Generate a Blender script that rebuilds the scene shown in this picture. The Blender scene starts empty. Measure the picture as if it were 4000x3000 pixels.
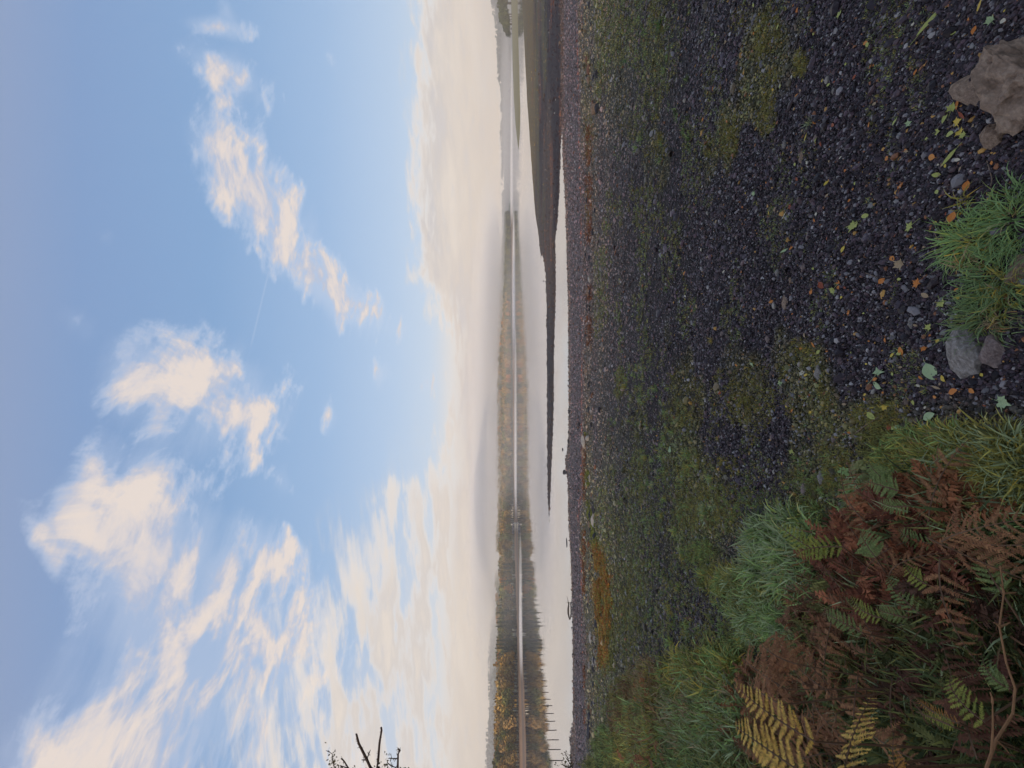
import bpy, math, random
import numpy as np
from mathutils import Vector, Matrix, Euler, noise as mnoise

SC = bpy.context.scene
COL = SC.collection
random.seed(11)
RNG = np.random.default_rng(11)

# ------------------------------------------------------------------ camera
CH = 5.0            # eye height above the reservoir's water level (m)
FP = 1560.0         # focal length in units of the 4000-wide picture
HOR = 1988.0
cam_data = bpy.data.cameras.new('camera')
cam_data.sensor_fit = 'HORIZONTAL'
cam_data.sensor_width = 36.0
cam_data.lens = 36.0 * FP / 4000.0
cam_data.clip_start = 0.05
cam_data.clip_end = 9000.0
cam = bpy.data.objects.new('camera', cam_data)
COL.objects.link(cam)
cam.location = (0, 0, CH)
# the phone was held upright: the picture's left edge is up in the world
pitch = -math.atan(12.0 / FP)
cx = Vector((0, 0, -1)); cy = Vector((1, 0, 0)); cz = Vector((0, -1, 0))
R0 = Matrix((cx, cy, cz)).transposed()
cam.rotation_euler = (Matrix.Rotation(pitch, 3, 'X') @ R0).to_euler()
SC.camera = cam

# ------------------------------------------------------------------ light
SUN_EL, SUN_AZ = math.radians(9.0), math.radians(205.0)     # azimuth from +Y (view) clockwise: behind, to the left
sun_data = bpy.data.lights.new('sun', 'SUN')
sun_data.energy = 3.2
sun_data.angle = math.radians(10.0)
sun_data.color = (1.0, 0.80, 0.58)
sun = bpy.data.objects.new('sun', sun_data)
COL.objects.link(sun)
sdir = Vector((math.sin(SUN_AZ) * math.cos(SUN_EL), math.cos(SUN_AZ) * math.cos(SUN_EL), math.sin(SUN_EL)))
sun.rotation_euler = sdir.to_track_quat('Z', 'Y').to_euler()
sun.location = sdir * 50

SC.view_settings.view_transform = 'Standard'
SC.view_settings.look = 'None'
SC.view_settings.exposure = 0.12
SC.view_settings.gamma = 1.0
SC.view_settings.use_curve_mapping = False
SC.render.engine = 'CYCLES'
SC.cycles.use_denoising = True
SC.cycles.max_bounces = 6
SC.cycles.diffuse_bounces = 2
SC.cycles.glossy_bounces = 3
SC.cycles.transmission_bounces = 2
SC.cycles.transparent_max_bounces = 8
SC.cycles.volume_bounces = 5
SC.cycles.use_adaptive_sampling = True
SC.cycles.adaptive_threshold = 0.015


class X:
    """small arithmetic on node sockets"""
    nt = None

    def __init__(s, v): s.v = v

    @staticmethod
    def m(op, *a, clamp=False):
        n = X.nt.nodes.new('ShaderNodeMath'); n.operation = op; n.use_clamp = clamp
        for i, q in enumerate(a):
            q = q.v if isinstance(q, X) else q
            if isinstance(q, (int, float)): n.inputs[i].default_value = q
            else: X.nt.links.new(q, n.inputs[i])
        return X(n.outputs[0])

    def __add__(s, o): return X.m('ADD', s, o)
    __radd__ = __add__
    def __sub__(s, o): return X.m('SUBTRACT', s, o)
    def __rsub__(s, o): return X.m('SUBTRACT', o, s)
    def __mul__(s, o): return X.m('MULTIPLY', s, o)
    __rmul__ = __mul__
    def __truediv__(s, o): return X.m('DIVIDE', s, o)
    def __rtruediv__(s, o): return X.m('DIVIDE', o, s)
    def __pow__(s, o): return X.m('POWER', s, o)
    def max(s, o): return X.m('MAXIMUM', s, o)
    def min(s, o): return X.m('MINIMUM', s, o)
    def abs(s): return X.m('ABSOLUTE', s)
    def sqrt(s): return X.m('SQRT', s)
    def sat(s): return X.m('ADD', s, 0.0, clamp=True)

    def smooth(s, a, b):
        n = X.nt.nodes.new('ShaderNodeMapRange'); n.interpolation_type = 'SMOOTHSTEP'
        X.nt.links.new(s.v, n.inputs[0])
        n.inputs[1].default_value = a; n.inputs[2].default_value = b
        return X(n.outputs[0])


def nvec(x, y, z=0.0):
    n = X.nt.nodes.new('ShaderNodeCombineXYZ')
    for i, q in enumerate((x, y, z)):
        q = q.v if isinstance(q, X) else q
        if isinstance(q, (int, float)): n.inputs[i].default_value = q
        else: X.nt.links.new(q, n.inputs[i])
    return n.outputs[0]


def nnoise(vec, scale, detail=6, rough=0.55, dist=0.0, dim='3D', w=0.0):
    n = X.nt.nodes.new('ShaderNodeTexNoise'); n.noise_dimensions = dim
    if vec is not None: X.nt.links.new(vec, n.inputs['Vector'])
    n.inputs['Scale'].default_value = scale; n.inputs['Detail'].default_value = detail
    n.inputs['Roughness'].default_value = rough; n.inputs['Distortion'].default_value = dist
    if dim == '4D': n.inputs['W'].default_value = w
    return X(n.outputs['Fac'])


def nmix(f, a, b, mode='MIX'):
    n = X.nt.nodes.new('ShaderNodeMix'); n.data_type = 'RGBA'; n.blend_type = mode; n.clamp_factor = True
    f = f.v if isinstance(f, X) else f
    for sock, q in ((n.inputs['Factor'], f), (n.inputs[6], a), (n.inputs[7], b)):
        if isinstance(q, (int, float)): sock.default_value = q
        elif isinstance(q, tuple): sock.default_value = (*q, 1.0)
        else: X.nt.links.new(q, sock)
    return n.outputs[2]


def nramp(fac, stops, interp='LINEAR'):
    n = X.nt.nodes.new('ShaderNodeValToRGB'); n.color_ramp.interpolation = interp
    X.nt.links.new(fac.v, n.inputs[0])
    el = n.color_ramp.elements
    while len(el) < len(stops): el.new(0.5)
    for e, (p, c) in zip(el, stops):
        e.position = p
        e.color = (c, c, c, 1) if isinstance(c, (int, float)) else (*c, 1)
    return n.outputs[0]


def srgb(r, g, b):
    f = lambda c: (c / 255 / 12.92) if c / 255 <= 0.04045 else ((c / 255 + 0.055) / 1.055) ** 2.4
    return (f(r), f(g), f(b))


# ------------------------------------------------------------------ sky
world = bpy.data.worlds.new('World')
SC.world = world
world.use_nodes = True
wt = world.node_tree
wt.nodes.clear()
X.nt = wt
w_out = wt.nodes.new('ShaderNodeOutputWorld')
w_bg = wt.nodes.new('ShaderNodeBackground')
WS = 0.10
w_bg.inputs['Strength'].default_value = WS
wt.links.new(w_bg.outputs[0], w_out.inputs[0])
sky = wt.nodes.new('ShaderNodeTexSky')
sky.sky_type = 'NISHITA'
sky.sun_disc = False
sky.sun_elevation = SUN_EL
sky.sun_rotation = SUN_AZ
sky.altitude = 150
sky.air_density = 1.0
sky.dust_density = 1.2
sky.ozone_density = 2.0
tc = wt.nodes.new('ShaderNodeTexCoord')
sp = wt.nodes.new('ShaderNodeSeparateXYZ')
wt.links.new(tc.outputs['Generated'], sp.inputs[0])
dx, dy, dz = X(sp.outputs[0]), X(sp.outputs[1]), X(sp.outputs[2])
ady = dy.abs().max(0.22)
su = dx / ady                       # the same cloud field goes round behind the viewer, mirrored
st = dz.max(0.0) / ady
# cloud deck coordinates: features shrink towards the horizon
qk = dz.max(0.0) + 0.10
qv = nvec(dx / qk, ady / qk, 0.0)
warpa = nnoise(qv, 1.1, 3, 0.5) - 0.5
warpb = nnoise(nvec(dx / qk + 7.3, ady / qk, 3.1), 1.1, 3, 0.5) - 0.5
qw = nvec(dx / qk + warpa * 0.5, ady / qk + warpb * 0.5, 0.0)
n_big = nnoise(qw, 1.5, 9, 0.56)
n_fine = nnoise(qw, 4.5, 7, 0.60)
n_st = nnoise(nvec(su * 2.0 + st * 3.0 + warpa * 0.5, st * 11.0 - su * 1.4, 0.0), 1.6, 7, 0.6)   # streaks over the horizon bank


def blob(px, py, rx, ry, ang, amp):
    """soft elliptical cloud, centred in direction; ang turns the long axis"""
    cu, ct = (1500 - py) / FP, (HOR - px) / FP
    c, s = math.cos(math.radians(ang)), math.sin(math.radians(ang))
    a = (su - cu) * (c / (rx / FP)) + (st - ct) * (s / (rx / FP))
    b = (su - cu) * (-s / (ry / FP)) + (st - ct) * (c / (ry / FP))
    return (1.0 - (a * a + b * b).sqrt() * 0.56).max(0.0) * amp


blobs = [
    (1010, 780, 360, 125, 40, 1.2), (870, 590, 170, 120, 30, 1.1), (860, 280, 220, 80, 60, 1.15), (845, 110, 150, 45, 80, 1.1), (900, 420, 120, 70, 60, 0.9), (1240, 1080, 290, 95, 48, 1.1),
    (1400, 1190, 190, 65, 55, 0.95), (1480, 1460, 60, 40, 0, 0.85), (890, 40, 110, 45, 20, 0.8), (1300, 250, 80, 25, 20, 0.6),
    (560, 1470, 175, 140, -30, 1.1), (800, 1540, 270, 200, -40, 1.0), (1020, 1640, 190, 120, -40, 0.95),
    (380, 1830, 150, 90, -30, 0.95), (560, 1950, 210, 140, -30, 1.05), (600, 2200, 360, 230, -20, 1.15), (380, 2080, 240, 110, 40, 0.9),
    (1040, 2160, 170, 100, 30, 0.9), (850, 2250, 200, 150, 30, 0.85), (1290, 1620, 70, 40, 0, 0.8), (1095, 1870, 80, 50, 10, 0.8), (200, 2130, 190, 60, 30, 0.7),
    (720, 2620, 480, 300, -20, 1.1), (500, 2900, 480, 330, -20, 1.15), (1100, 2620, 420, 260, 20, 1.0), (160, 2980, 260, 170, -30, 0.9),
    (300, 1250, 160, 70, 60, 0.42), (420, 930, 60, 50, 60, 0.5), (1680, 1500, 90, 40, 0, 0.6),
]
mask = None
for b_ in blobs:
    e = blob(*b_)
    mask = e if mask is None else mask.max(e) + mask.min(e) * 0.25
n_puff = nnoise(nvec(dx / qk * 1.0 + warpa * 0.7 + 3.7, ady / qk + warpb * 0.7, 5.0), 4.2, 9, 0.64)
n_wisp = nnoise(nvec((dx + dz * 0.6) / qk * 2.2 + warpa * 1.2, (ady - dx * 0.5) / qk * 5.5 + warpb, 9.0), 2.2, 7, 0.62)
high = (st - 1.25).smooth(0.0, 0.5) * 0.62       # unseen broken cloud added overhead to brighten the ground
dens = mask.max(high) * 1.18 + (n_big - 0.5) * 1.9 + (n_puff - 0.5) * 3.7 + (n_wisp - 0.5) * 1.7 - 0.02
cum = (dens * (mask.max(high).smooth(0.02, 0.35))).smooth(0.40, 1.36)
veil = (mask + (n_big - 0.5) * 1.2 + (n_wisp - 0.5) * 0.9).smooth(0.30, 1.1) * 0.42
cum = cum.max(veil)
core = (dens - 0.70 + (n_puff - 0.5) * 1.2).smooth(0.0, 1.0)
# the bank over the far hills: its upper edge as a curve over direction
fac_u = (su * 0.5 + 0.5).sat()
edge = X(nramp(fac_u, [((((1500 - Y) / FP) * 0.5 + 0.5), (HOR - X_) / FP) for Y, X_ in
                       ((3050, 1010), (2700, 1110), (2400, 1250), (2150, 1390), (1950, 1470), (1820, 1660), (1600, 1720), (1350, 1745),
                        (1180, 1690), (1080, 1610), (800, 1595), (300, 1608), (0, 1612))], 'EASE'))
wisp = (0.5 - su).smooth(0.45, 0.95)          # left: ragged streaks, right: a firm edge
rag = (n_st - 0.5) * (0.10 + wisp * 0.62) + (n_fine - 0.5) * 0.16
bank = (edge + rag - st).smooth(-0.02, 0.055) * (1.0 - wisp) + (edge + rag - st).smooth(-0.13, 0.22) * wisp
holes = ((n_st - 0.44).smooth(-0.06, 0.10) * 0.70 + 0.30).max((0.22 - st).smooth(0.0, 0.1)).max(1.0 - wisp)
bank = (bank * holes).max((0.15 - st).smooth(-0.06, 0.06))

S = 1.0 / WS
sc_ = lambda r, g, b: tuple(c * S for c in srgb(r, g, b))
# clear air: the sky model, calmed by a thin pale veil that thickens to the horizon
grad = nramp((st * 0.75).sat(), [(0.0, srgb(226, 232, 240)), (0.13, srgb(208, 224, 243)), (0.22, srgb(184, 209, 239)), (0.35, srgb(158, 191, 230)), (0.55, srgb(134, 172, 217)),
                                 (0.8, srgb(133, 164, 209)), (1.0, srgb(150, 167, 202))])
gs = nmix(1.0, grad, (S, S, S), 'MULTIPLY')
clear = nmix(0.80, sky.outputs[0], gs)
lit = nmix(core * 0.65 + n_puff.smooth(0.36, 0.64) * 0.45 - 0.05, sc_(186, 191, 209), sc_(232, 217, 205))
body = nmix(cum.smooth(0.2, 0.9), sc_(206, 216, 234), lit)
c1 = nmix(cum * 0.90, clear, body)
# an old thin contrail
la = (1500 - 1030) / FP, (HOR - 1062) / FP; lb = (1500 - 1385) / FP, (HOR - 978) / FP
ll = math.hypot(lb[0] - la[0], lb[1] - la[1]); tx_, ty_ = (lb[0] - la[0]) / ll, (lb[1] - la[1]) / ll
along = (su - la[0]) * tx_ + (st - la[1]) * ty_; acro = ((su - la[0]) * -ty_ + (st - la[1]) * tx_).abs()
trail = (1.0 - acro * 260.0).sat() * along.smooth(0.0, 0.05) * (ll - along).smooth(0.0, 0.05) * 0.15
c1 = nmix(trail, c1, sc_(220, 226, 238))
bank_c = nmix((st * 5.0).sat(), sc_(248, 222, 188), sc_(203, 196, 192))
mauve = (1.0 - ((su + 0.05) * 2.2).abs()).sat() * (1.0 - (st * 3.4).sat())
bank_c = nmix(mauve * 0.85, bank_c, sc_(198, 185, 186))
bank_c = nmix(((n_st - 0.44) * 5.0).sat() * 0.6, bank_c, sc_(241, 226, 208))
bank_c = nmix(((0.47 - n_st) * 5.0).sat() * 0.5 * (st * 9.0).sat(), bank_c, sc_(203, 203, 211))
bank_c = nmix((n_puff - 0.5).smooth(0.0, 0.25) * 0.35, bank_c, sc_(196, 196, 204))
fringe = ((bank * (1.0 - bank) * 4.0).sat()).max((1.0 - (edge + rag - st).abs() * 16.0).sat() * 0.7)
bank_c = nmix(fringe * 0.8, bank_c, sc_(248, 232, 213))
c2 = nmix(bank * 0.94, c1, bank_c)
wt.links.new(c2, w_bg.inputs['Color'])
world.cycles.sampling_method = 'MANUAL'
world.cycles.sample_map_resolution = 512

# ------------------------------------------------------------------ helpers
def tag(o, label=None, cat=None, group=None, kind=None):
    if label: o['label'] = label
    if cat: o['category'] = cat
    if group: o['group'] = group
    if kind: o['kind'] = kind
    return o


def mesh_np(name, verts, faces, mat=None, smooth=False, colors=None, mats=None, fmat=None):
    """mesh from arrays; faces: (n,3) / (n,4) array or list"""
    me = bpy.data.meshes.new(name)
    verts = np.asarray(verts, dtype=np.float32)
    if isinstance(faces, np.ndarray):
        k = faces.shape[1]; nf = len(faces)
        me.vertices.add(len(verts)); me.vertices.foreach_set('co', verts.ravel())
        me.loops.add(nf * k); me.loops.foreach_set('vertex_index', faces.astype(np.int32).ravel())
        me.polygons.add(nf); me.polygons.foreach_set('loop_start', np.arange(0, nf * k, k, dtype=np.int32))
        me.update(calc_edges=True)
    else:
        me.from_pydata(verts.tolist(), [], faces)
        me.update()
    if smooth: me.polygons.foreach_set('use_smooth', np.ones(len(me.polygons), dtype=bool))
    if mat: me.materials.append(mat)
    for m in (mats or []): me.materials.append(m)
    if fmat is not None: me.polygons.foreach_set('material_index', np.asarray(fmat, dtype=np.int32))
    if colors is not None:
        a = me.color_attributes.new('col', 'FLOAT_COLOR', 'POINT')
        c = np.ones((len(verts), 4), dtype=np.float32); c[:, :3] = colors
        a.data.foreach_set('color', c.ravel())
    return me


def obj(name, me, parent=None, loc=(0, 0, 0), rot=None, scale=None):
    o = bpy.data.objects.new(name, me)
    COL.objects.link(o)
    if parent is not None: o.parent = parent
    o.location = loc
    if rot is not None: o.rotation_euler = rot
    if scale is not None: o.scale = scale if hasattr(scale, '__len__') else (scale,) * 3
    return o


def empty(name, loc, rz=0.0):
    o = bpy.data.objects.new(name, None); COL.objects.link(o)
    o.location = loc; o.rotation_euler = (0, 0, rz); o.empty_display_size = 0.1
    return o


def copy_tree(o, parent=None):
    c = o.copy(); COL.objects.link(c)
    if parent is not None: c.parent = parent
    for ch in list(o.children): copy_tree(ch, c)
    return c


# numpy value noise -------------------------------------------------
_T = np.random.default_rng(5).random((256, 256))


def vnoise(x, y):
    x = np.asarray(x, float); y = np.asarray(y, float)
    xi = np.floor(x).astype(int); yi = np.floor(y).astype(int)
    fx = x - xi; fy = y - yi
    fx = fx * fx * (3 - 2 * fx); fy = fy * fy * (3 - 2 * fy)
    a = _T[xi & 255, yi & 255]; b = _T[(xi + 1) & 255, yi & 255]
    c = _T[xi & 255, (yi + 1) & 255]; d = _T[(xi + 1) & 255, (yi + 1) & 255]
    return (a * (1 - fx) + b * fx) * (1 - fy) + (c * (1 - fx) + d * fx) * fy


def fbm(x, y, o=4, g=0.5):
    s = 0; a = 1; t = 0
    for i in range(o):
        s = s + a * vnoise(x * 2 ** i + 17.1 * i, y * 2 ** i + 9.7 * i); t += a; a *= g
    return s / t


def sstep(x, a, b):
    t = np.clip((np.asarray(x, float) - a) / (b - a), 0, 1)
    return t * t * (3 - 2 * t)


# places read off the photograph: (X, Y) in its 4000 x 3000 frame -> ground in metres -----------
def flat_pt(Xp, Yp, z=0.0):
    y = (CH - z) * FP / (Xp - HOR)
    return ((1500 - Yp) * y / FP, y)


# near waterline of the main shore, (Y, X)
SH = [(-1500, 2196), (0, 2197), (480, 2196), (600, 2198), (800, 2209), (1000, 2214), (1200, 2220), (1400, 2221), (1600, 2222), (1700, 2221),
      (1740, 2219), (1770, 2214), (1800, 2209), (1835, 2210), (1862, 2218), (2000, 2221), (2100, 2225), (2200, 2231), (2400, 2236), (2600, 2238), (2830, 2239),
      (2870, 2232), (2895, 2226), (2950, 2234), (3000, 2238), (3800, 2240), (5200, 2240)]
_shx, _shy = np.array([flat_pt(b, a) for a, b in SH]).T
_o = np.argsort(_shx); _shx, _shy = _shx[_o], _shy[_o]


def y_shore(x): return np.interp(x, _shx, _shy)


# the long low spit with its mud flat, far edge then near edge
PEN = [(-1800, 2030), (-700, 2034), (0, 2040), (400, 2060), (700, 2081), (850, 2093), (930, 2105), (1005, 2113), (985, 2119), (1030, 2127), (1100, 2135),
       (1300, 2138), (1500, 2138.5), (1600, 2139), (1800, 2140), (1950, 2142), (2050, 2145),
       (2040, 2146.5), (2000, 2147), (1900, 2150), (1800, 2154), (1700, 2158), (1600, 2161), (1400, 2163), (1200, 2168), (1100, 2171), (1030, 2170), (950, 2168), (850, 2178),
       (750, 2184), (600, 2188), (480, 2193), (300, 2200), (-1800, 2200)]
# the middle distance tongue of land with the dark clump of trees
TON = [(-1800, 1999), (-400, 1999), (0, 2000.5), (250, 2003), (400, 2008), (500, 2015), (590, 2025), (540, 2029.5), (400, 2031), (250, 2027), (0, 2020), (-400, 2017), (-1800, 2016)]


def poly_world(p): return np.array([flat_pt(b, a) for a, b in p])


def sdf_poly(px, py, P):
    """signed distance, positive inside"""
    px = np.asarray(px, float); py = np.asarray(py, float)
    d = np.full(px.shape, 1e18); ins = np.zeros(px.shape, bool)
    n = len(P)
    for i in range(n):
        ax, ay = P[i]; bx, by = P[(i + 1) % n]
        ex, ey = bx - ax, by - ay
        t = np.clip(((px - ax) * ex + (py - ay) * ey) / (ex * ex + ey * ey), 0, 1)
        d = np.minimum(d, (px - ax - t * ex) ** 2 + (py - ay - t * ey) ** 2)
        c = ((ay > py) != (by > py))
        with np.errstate(divide='ignore', invalid='ignore'):
            ins ^= c & (px < (bx - ax) * (py - ay) / np.where(by == ay, 1e-9, by - ay) + ax)
    d = np.sqrt(d)
    return np.where(ins, d, -d)


PENW, TONW = poly_world(PEN), poly_world(TON)
ZC = 3.4


def z_main(x, y):
    ys = y_shore(x)
    t = y / ys
    up = ZC * (1 - np.clip(t, 0, 1)) - 0.05 * np.minimum(y, 0)
    # a low storm ridge along the old high water mark
    yr = ys * 0.53
    up = up + 0.10 * np.exp(-((y - yr) / 1.4) ** 2) * sstep(t, 0.2, 0.45)
    dn = -0.07 * np.maximum(y - ys, 0)
    return np.where(t < 1, up, np.maximum(dn, -1.6))


def ground_z(x, y, fine=True):
    x = np.asarray(x, float); y = np.asarray(y, float)
    zm = z_main(x, y)
    d = sdf_poly(x, y, PENW)
    jag = (fbm(x * 0.9, y * 0.45, 4) - 0.5) * 0.9 + (fbm(x * 0.12, y * 0.3, 2) - 0.5) * 0.5
    zp = np.where(d + jag > 0, 0.26 * (1 - np.exp(-(d + jag) / 1.6)) + 0.006 * np.maximum(d, 0) ** 1.0 * sstep(x, 12, 45), 0.12 * np.maximum(d + jag, -12))
    zp = zp + sstep(d, 0.2, 3) * (fbm(x * 0.25 + 3, y * 0.5, 3) - 0.5) * 0.16
    z = np.maximum(zm, zp)
    if fine:
        near = 1 - sstep(y, 15, 45)
        z = z + (fbm(x * 0.7, y * 0.7, 4) - 0.5) * 0.10 * near * sstep(z, 0.02, 0.5)
        z = z + (fbm(x * 6, y * 6, 3) - 0.5) * 0.022 * near * sstep(z, 0.0, 0.1)
        # bank under the ferns
        bank = np.clip(-x - 1.15 - 0.36 * np.maximum(y, 0), 0, 3) * (1 - sstep(y, 4, 9))
        z = z + 0.14 * bank
    return z


def G(Xp, Yp):
    """ground point under a picture position"""
    z = 3.3
    y = (CH - z) * FP / (Xp - HOR)
    for _ in range(40):
        x = (1500 - Yp) * y / FP
        z = float(ground_z(np.array([x]), np.array([y]))[0])
        y = 0.55 * y + 0.45 * (CH - z) * FP / (Xp - HOR)
    x = (1500 - Yp) * y / FP
    return Vector((x, y, float(ground_z(np.array([x]), np.array([y]))[0])))


def to_px(x, y, z):
    """inverse: where a place shows"""
    y = np.maximum(y, 0.05)
    return HOR - FP * (z - CH) / y, 1500 - FP * x / y


def in_poly(Xa, Ya, P):
    return sdf_poly(np.asarray(Xa, float), np.asarray(Ya, float), np.array(P, float))


# ------------------------------------------------------------------ materials
MATS = {}


def new_mat(name):
    m = bpy.data.materials.new(name); m.use_nodes = True
    nt = m.node_tree; nt.nodes.clear(); X.nt = nt
    o = nt.nodes.new('ShaderNodeOutputMaterial')
    b = nt.nodes.new('ShaderNodeBsdfPrincipled')
    nt.links.new(b.outputs[0], o.inputs['Surface'])
    MATS[name] = m
    return m, nt, b, o


def attr(nt, name, typ='GEOMETRY'):
    n = nt.nodes.new('ShaderNodeAttribute'); n.attribute_name = name; n.attribute_type = typ
    return n


def bump(nt, b, h, strength, dist):
    n = nt.nodes.new('ShaderNodeBump')
    n.inputs['Strength'].default_value = strength; n.inputs['Distance'].default_value = dist
    nt.links.new(h.v if isinstance(h, X) else h, n.inputs['Height']); nt.links.new(n.outputs[0], b.inputs['Normal'])


def objco(nt):
    return nt.nodes.new('ShaderNodeTexCoord').outputs['Object']


# ground: colour of the shore's own bands, kept per vertex; grain from noise
def m_ground():
    m, nt, b, o = new_mat('shore_gravel')
    c = attr(nt, 'col')
    p = objco(nt)
    n1 = nnoise(p, 45, 5, 0.7); n2 = nnoise(p, 9, 5, 0.65)
    vor = nt.nodes.new('ShaderNodeTexVoronoi'); vor.inputs['Scale'].default_value = 38; nt.links.new(p, vor.inputs['Vector'])
    bw = nt.nodes.new('ShaderNodeRGBToBW'); nt.links.new(vor.outputs['Color'], bw.inputs[0])
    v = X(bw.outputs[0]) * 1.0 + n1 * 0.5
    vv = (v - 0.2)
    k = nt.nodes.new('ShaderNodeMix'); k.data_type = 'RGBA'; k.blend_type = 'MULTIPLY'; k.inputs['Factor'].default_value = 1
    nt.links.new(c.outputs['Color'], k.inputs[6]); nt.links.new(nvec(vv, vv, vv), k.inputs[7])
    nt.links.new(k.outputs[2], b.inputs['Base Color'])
    b.inputs['Roughness'].default_value = 0.55
    b.inputs['Specular IOR Level'].default_value = 0.08
    bump(nt, b, X(vor.outputs['Distance']) * -1.0 + n2 * 0.6, 0.8, 0.02)
    return m


def m_inst(name, rough=0.6, spec=0.35, trans=0.0, vary=0.0, use_mesh_col=False, bumpy=0.0):
    """colour comes from the scattered point"""
    m, nt, b, o = new_mat(name)
    c = attr(nt, 'pcol', 'INSTANCER').outputs['Color']
    if use_mesh_col:
        g = attr(nt, 'col')
        c = nmix(1.0, c, g.outputs['Color'], 'MULTIPLY')
    if vary:
        n = nnoise(objco(nt), 3.0, 3, 0.6)
        f = n * vary + (1.0 - vary * 0.5)
        c = nmix(1.0, c, nvec(f, f, f), 'MULTIPLY')
    nt.links.new(c, b.inputs['Base Color'])
    b.inputs['Roughness'].default_value = rough
    b.inputs['Specular IOR Level'].default_value = spec
    if trans:
        t = nt.nodes.new('ShaderNodeBsdfTranslucent'); nt.links.new(c, t.inputs['Color'])
        mx = nt.nodes.new('ShaderNodeMixShader'); mx.inputs[0].default_value = trans
        nt.links.new(b.outputs[0], mx.inputs[1]); nt.links.new(t.outputs[0], mx.inputs[2]); nt.links.new(mx.outputs[0], o.inputs['Surface'])
    return m


def m_leafy(name, cols, rough=0.55, trans=0.25, scale=6.0, spec=0.3):
    """blotched leaf or needle colour"""
    m, nt, b, o = new_mat(name)
    oi = nt.nodes.new('ShaderNodeObjectInfo')
    n = nnoise(objco(nt), scale, 4, 0.6)
    f = (n - 0.5) * 1.3 + 0.35 + X(oi.outputs['Random']) * 0.3
    st_ = [(i / max(1, len(cols) - 1), c) for i, c in enumerate(cols)]
    c = nramp(f.sat(), st_)
    nt.links.new(c, b.inputs['Base Color'])
    b.inputs['Roughness'].default_value = rough; b.inputs['Specular IOR Level'].default_value = spec
    if trans:
        t = nt.nodes.new('ShaderNodeBsdfTranslucent'); nt.links.new(c, t.inputs['Color'])
        mx = nt.nodes.new('ShaderNodeMixShader'); mx.inputs[0].default_value = trans
        nt.links.new(b.outputs[0], mx.inputs[1]); nt.links.new(t.outputs[0], mx.inputs[2]); nt.links.new(mx.outputs[0], o.inputs['Surface'])
    return m


def m_rock(name, c0, c1, c2, scale=6.0, moss=None):
    m, nt, b, o = new_mat(name)
    p = objco(nt)
    n = nnoise(p, scale, 8, 0.65); n2 = nnoise(p, scale * 5, 5, 0.6)
    c = nramp(n, [(0.3, c0), (0.5, c1), (0.72, c2)])
    c = nmix(n2.smooth(0.35, 0.65) * 0.35, c, c0)
    if moss:
        g = nt.nodes.new('ShaderNodeNewGeometry'); s = nt.nodes.new('ShaderNodeSeparateXYZ'); nt.links.new(g.outputs['Normal'], s.inputs[0])
        c = nmix((X(s.outputs[2]) * 0.7 + n - 0.75).smooth(0.0, 0.25), c, moss)
    nt.links.new(c, b.inputs['Base Color'])
    b.inputs['Roughness'].default_value = 0.75; b.inputs['Specular IOR Level'].default_value = 0.3
    bump(nt, b, n * 1.0 + n2 * 0.4, 0.7, 0.012)
    return m


def m_plain(name, c, rough=0.7, spec=0.3, var=0.25, scale=8.0):
    m, nt, b, o = new_mat(name)
    n = nnoise(objco(nt), scale, 5, 0.6)
    f = n * (2 * var) + (1 - var)
    nt.links.new(nmix(1.0, c, nvec(f, f, f), 'MULTIPLY'), b.inputs['Base Color'])
    b.inputs['Roughness'].default_value = rough; b.inputs['Specular IOR Level'].default_value = spec
    return m


M_GROUND = m_ground()
M_PEB = m_inst('wet_pebble', 0.36, 0.22, vary=0.5)
M_BLADE = m_inst('grass_blade', 0.5, 0.15, trans=0.3, use_mesh_col=True)
M_MOSS = m_inst('moss_sprig', 0.75, 0.2, trans=0.15, use_mesh_col=True)
M_TREEI = m_inst('distant_foliage', 0.85, 0.1, use_mesh_col=True)

# water: still and slightly silty
m, nt, b, o = new_mat('still_water')
gl = nt.nodes.new('ShaderNodeBsdfGlossy'); gl.inputs['Color'].default_value = (0.95, 0.95, 0.955, 1)
df = b
b.inputs['Base Color'].default_value = (0.16, 0.155, 0.15, 1); b.inputs['Roughness'].default_value = 0.6
lw = nt.nodes.new('ShaderNodeFresnel'); lw.inputs['IOR'].default_value = 1.45
mx = nt.nodes.new('ShaderNodeMixShader')
p = nt.nodes.new('ShaderNodeNewGeometry').outputs['Position']
mp = nt.nodes.new('ShaderNodeMapping'); mp.inputs['Scale'].default_value = (0.02, 0.12, 1); nt.links.new(p, mp.inputs[0])
rr = nnoise(mp.outputs[0], 1.0, 4, 0.6)
rough_ = rr.smooth(0.45, 0.7) * 0.05 + 0.022
nt.links.new(rough_.v, gl.inputs['Roughness'])
wav = nnoise(p, 1.3, 3, 0.5)
bn = nt.nodes.new('ShaderNodeBump'); bn.inputs['Strength'].default_value = 0.20; bn.inputs['Distance'].default_value = 0.012
nt.links.new(wav.v, bn.inputs['Height']); nt.links.new(bn.outputs[0], gl.inputs['Normal'])
fr = (X(lw.outputs[0]) ** 0.45).min(0.96)
nt.links.new(fr.v, mx.inputs[0]); nt.links.new(b.outputs[0], mx.inputs[1]); nt.links.new(gl.outputs[0], mx.inputs[2]); nt.links.new(mx.outputs[0], o.inputs['Surface'])
M_WATER = m

# ------------------------------------------------------------------ water, lake bed, near shore
R = 3600.0
w_me = mesh_np('lake_water', [(-R, -300, 0), (R, -300, 0), (R, R, 0), (-R, R, 0)], np.array([[0, 1, 2, 3]]), M_WATER)
tag(obj('lake_water', w_me), kind='structure')


def warp_axis(lo, hi, fine, n):
    """points spaced finely near 0, coarsely far away"""
    a = np.linspace(-math.asinh(-lo / fine), math.asinh(hi / fine), n)
    return np.sinh(a) * fine


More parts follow.
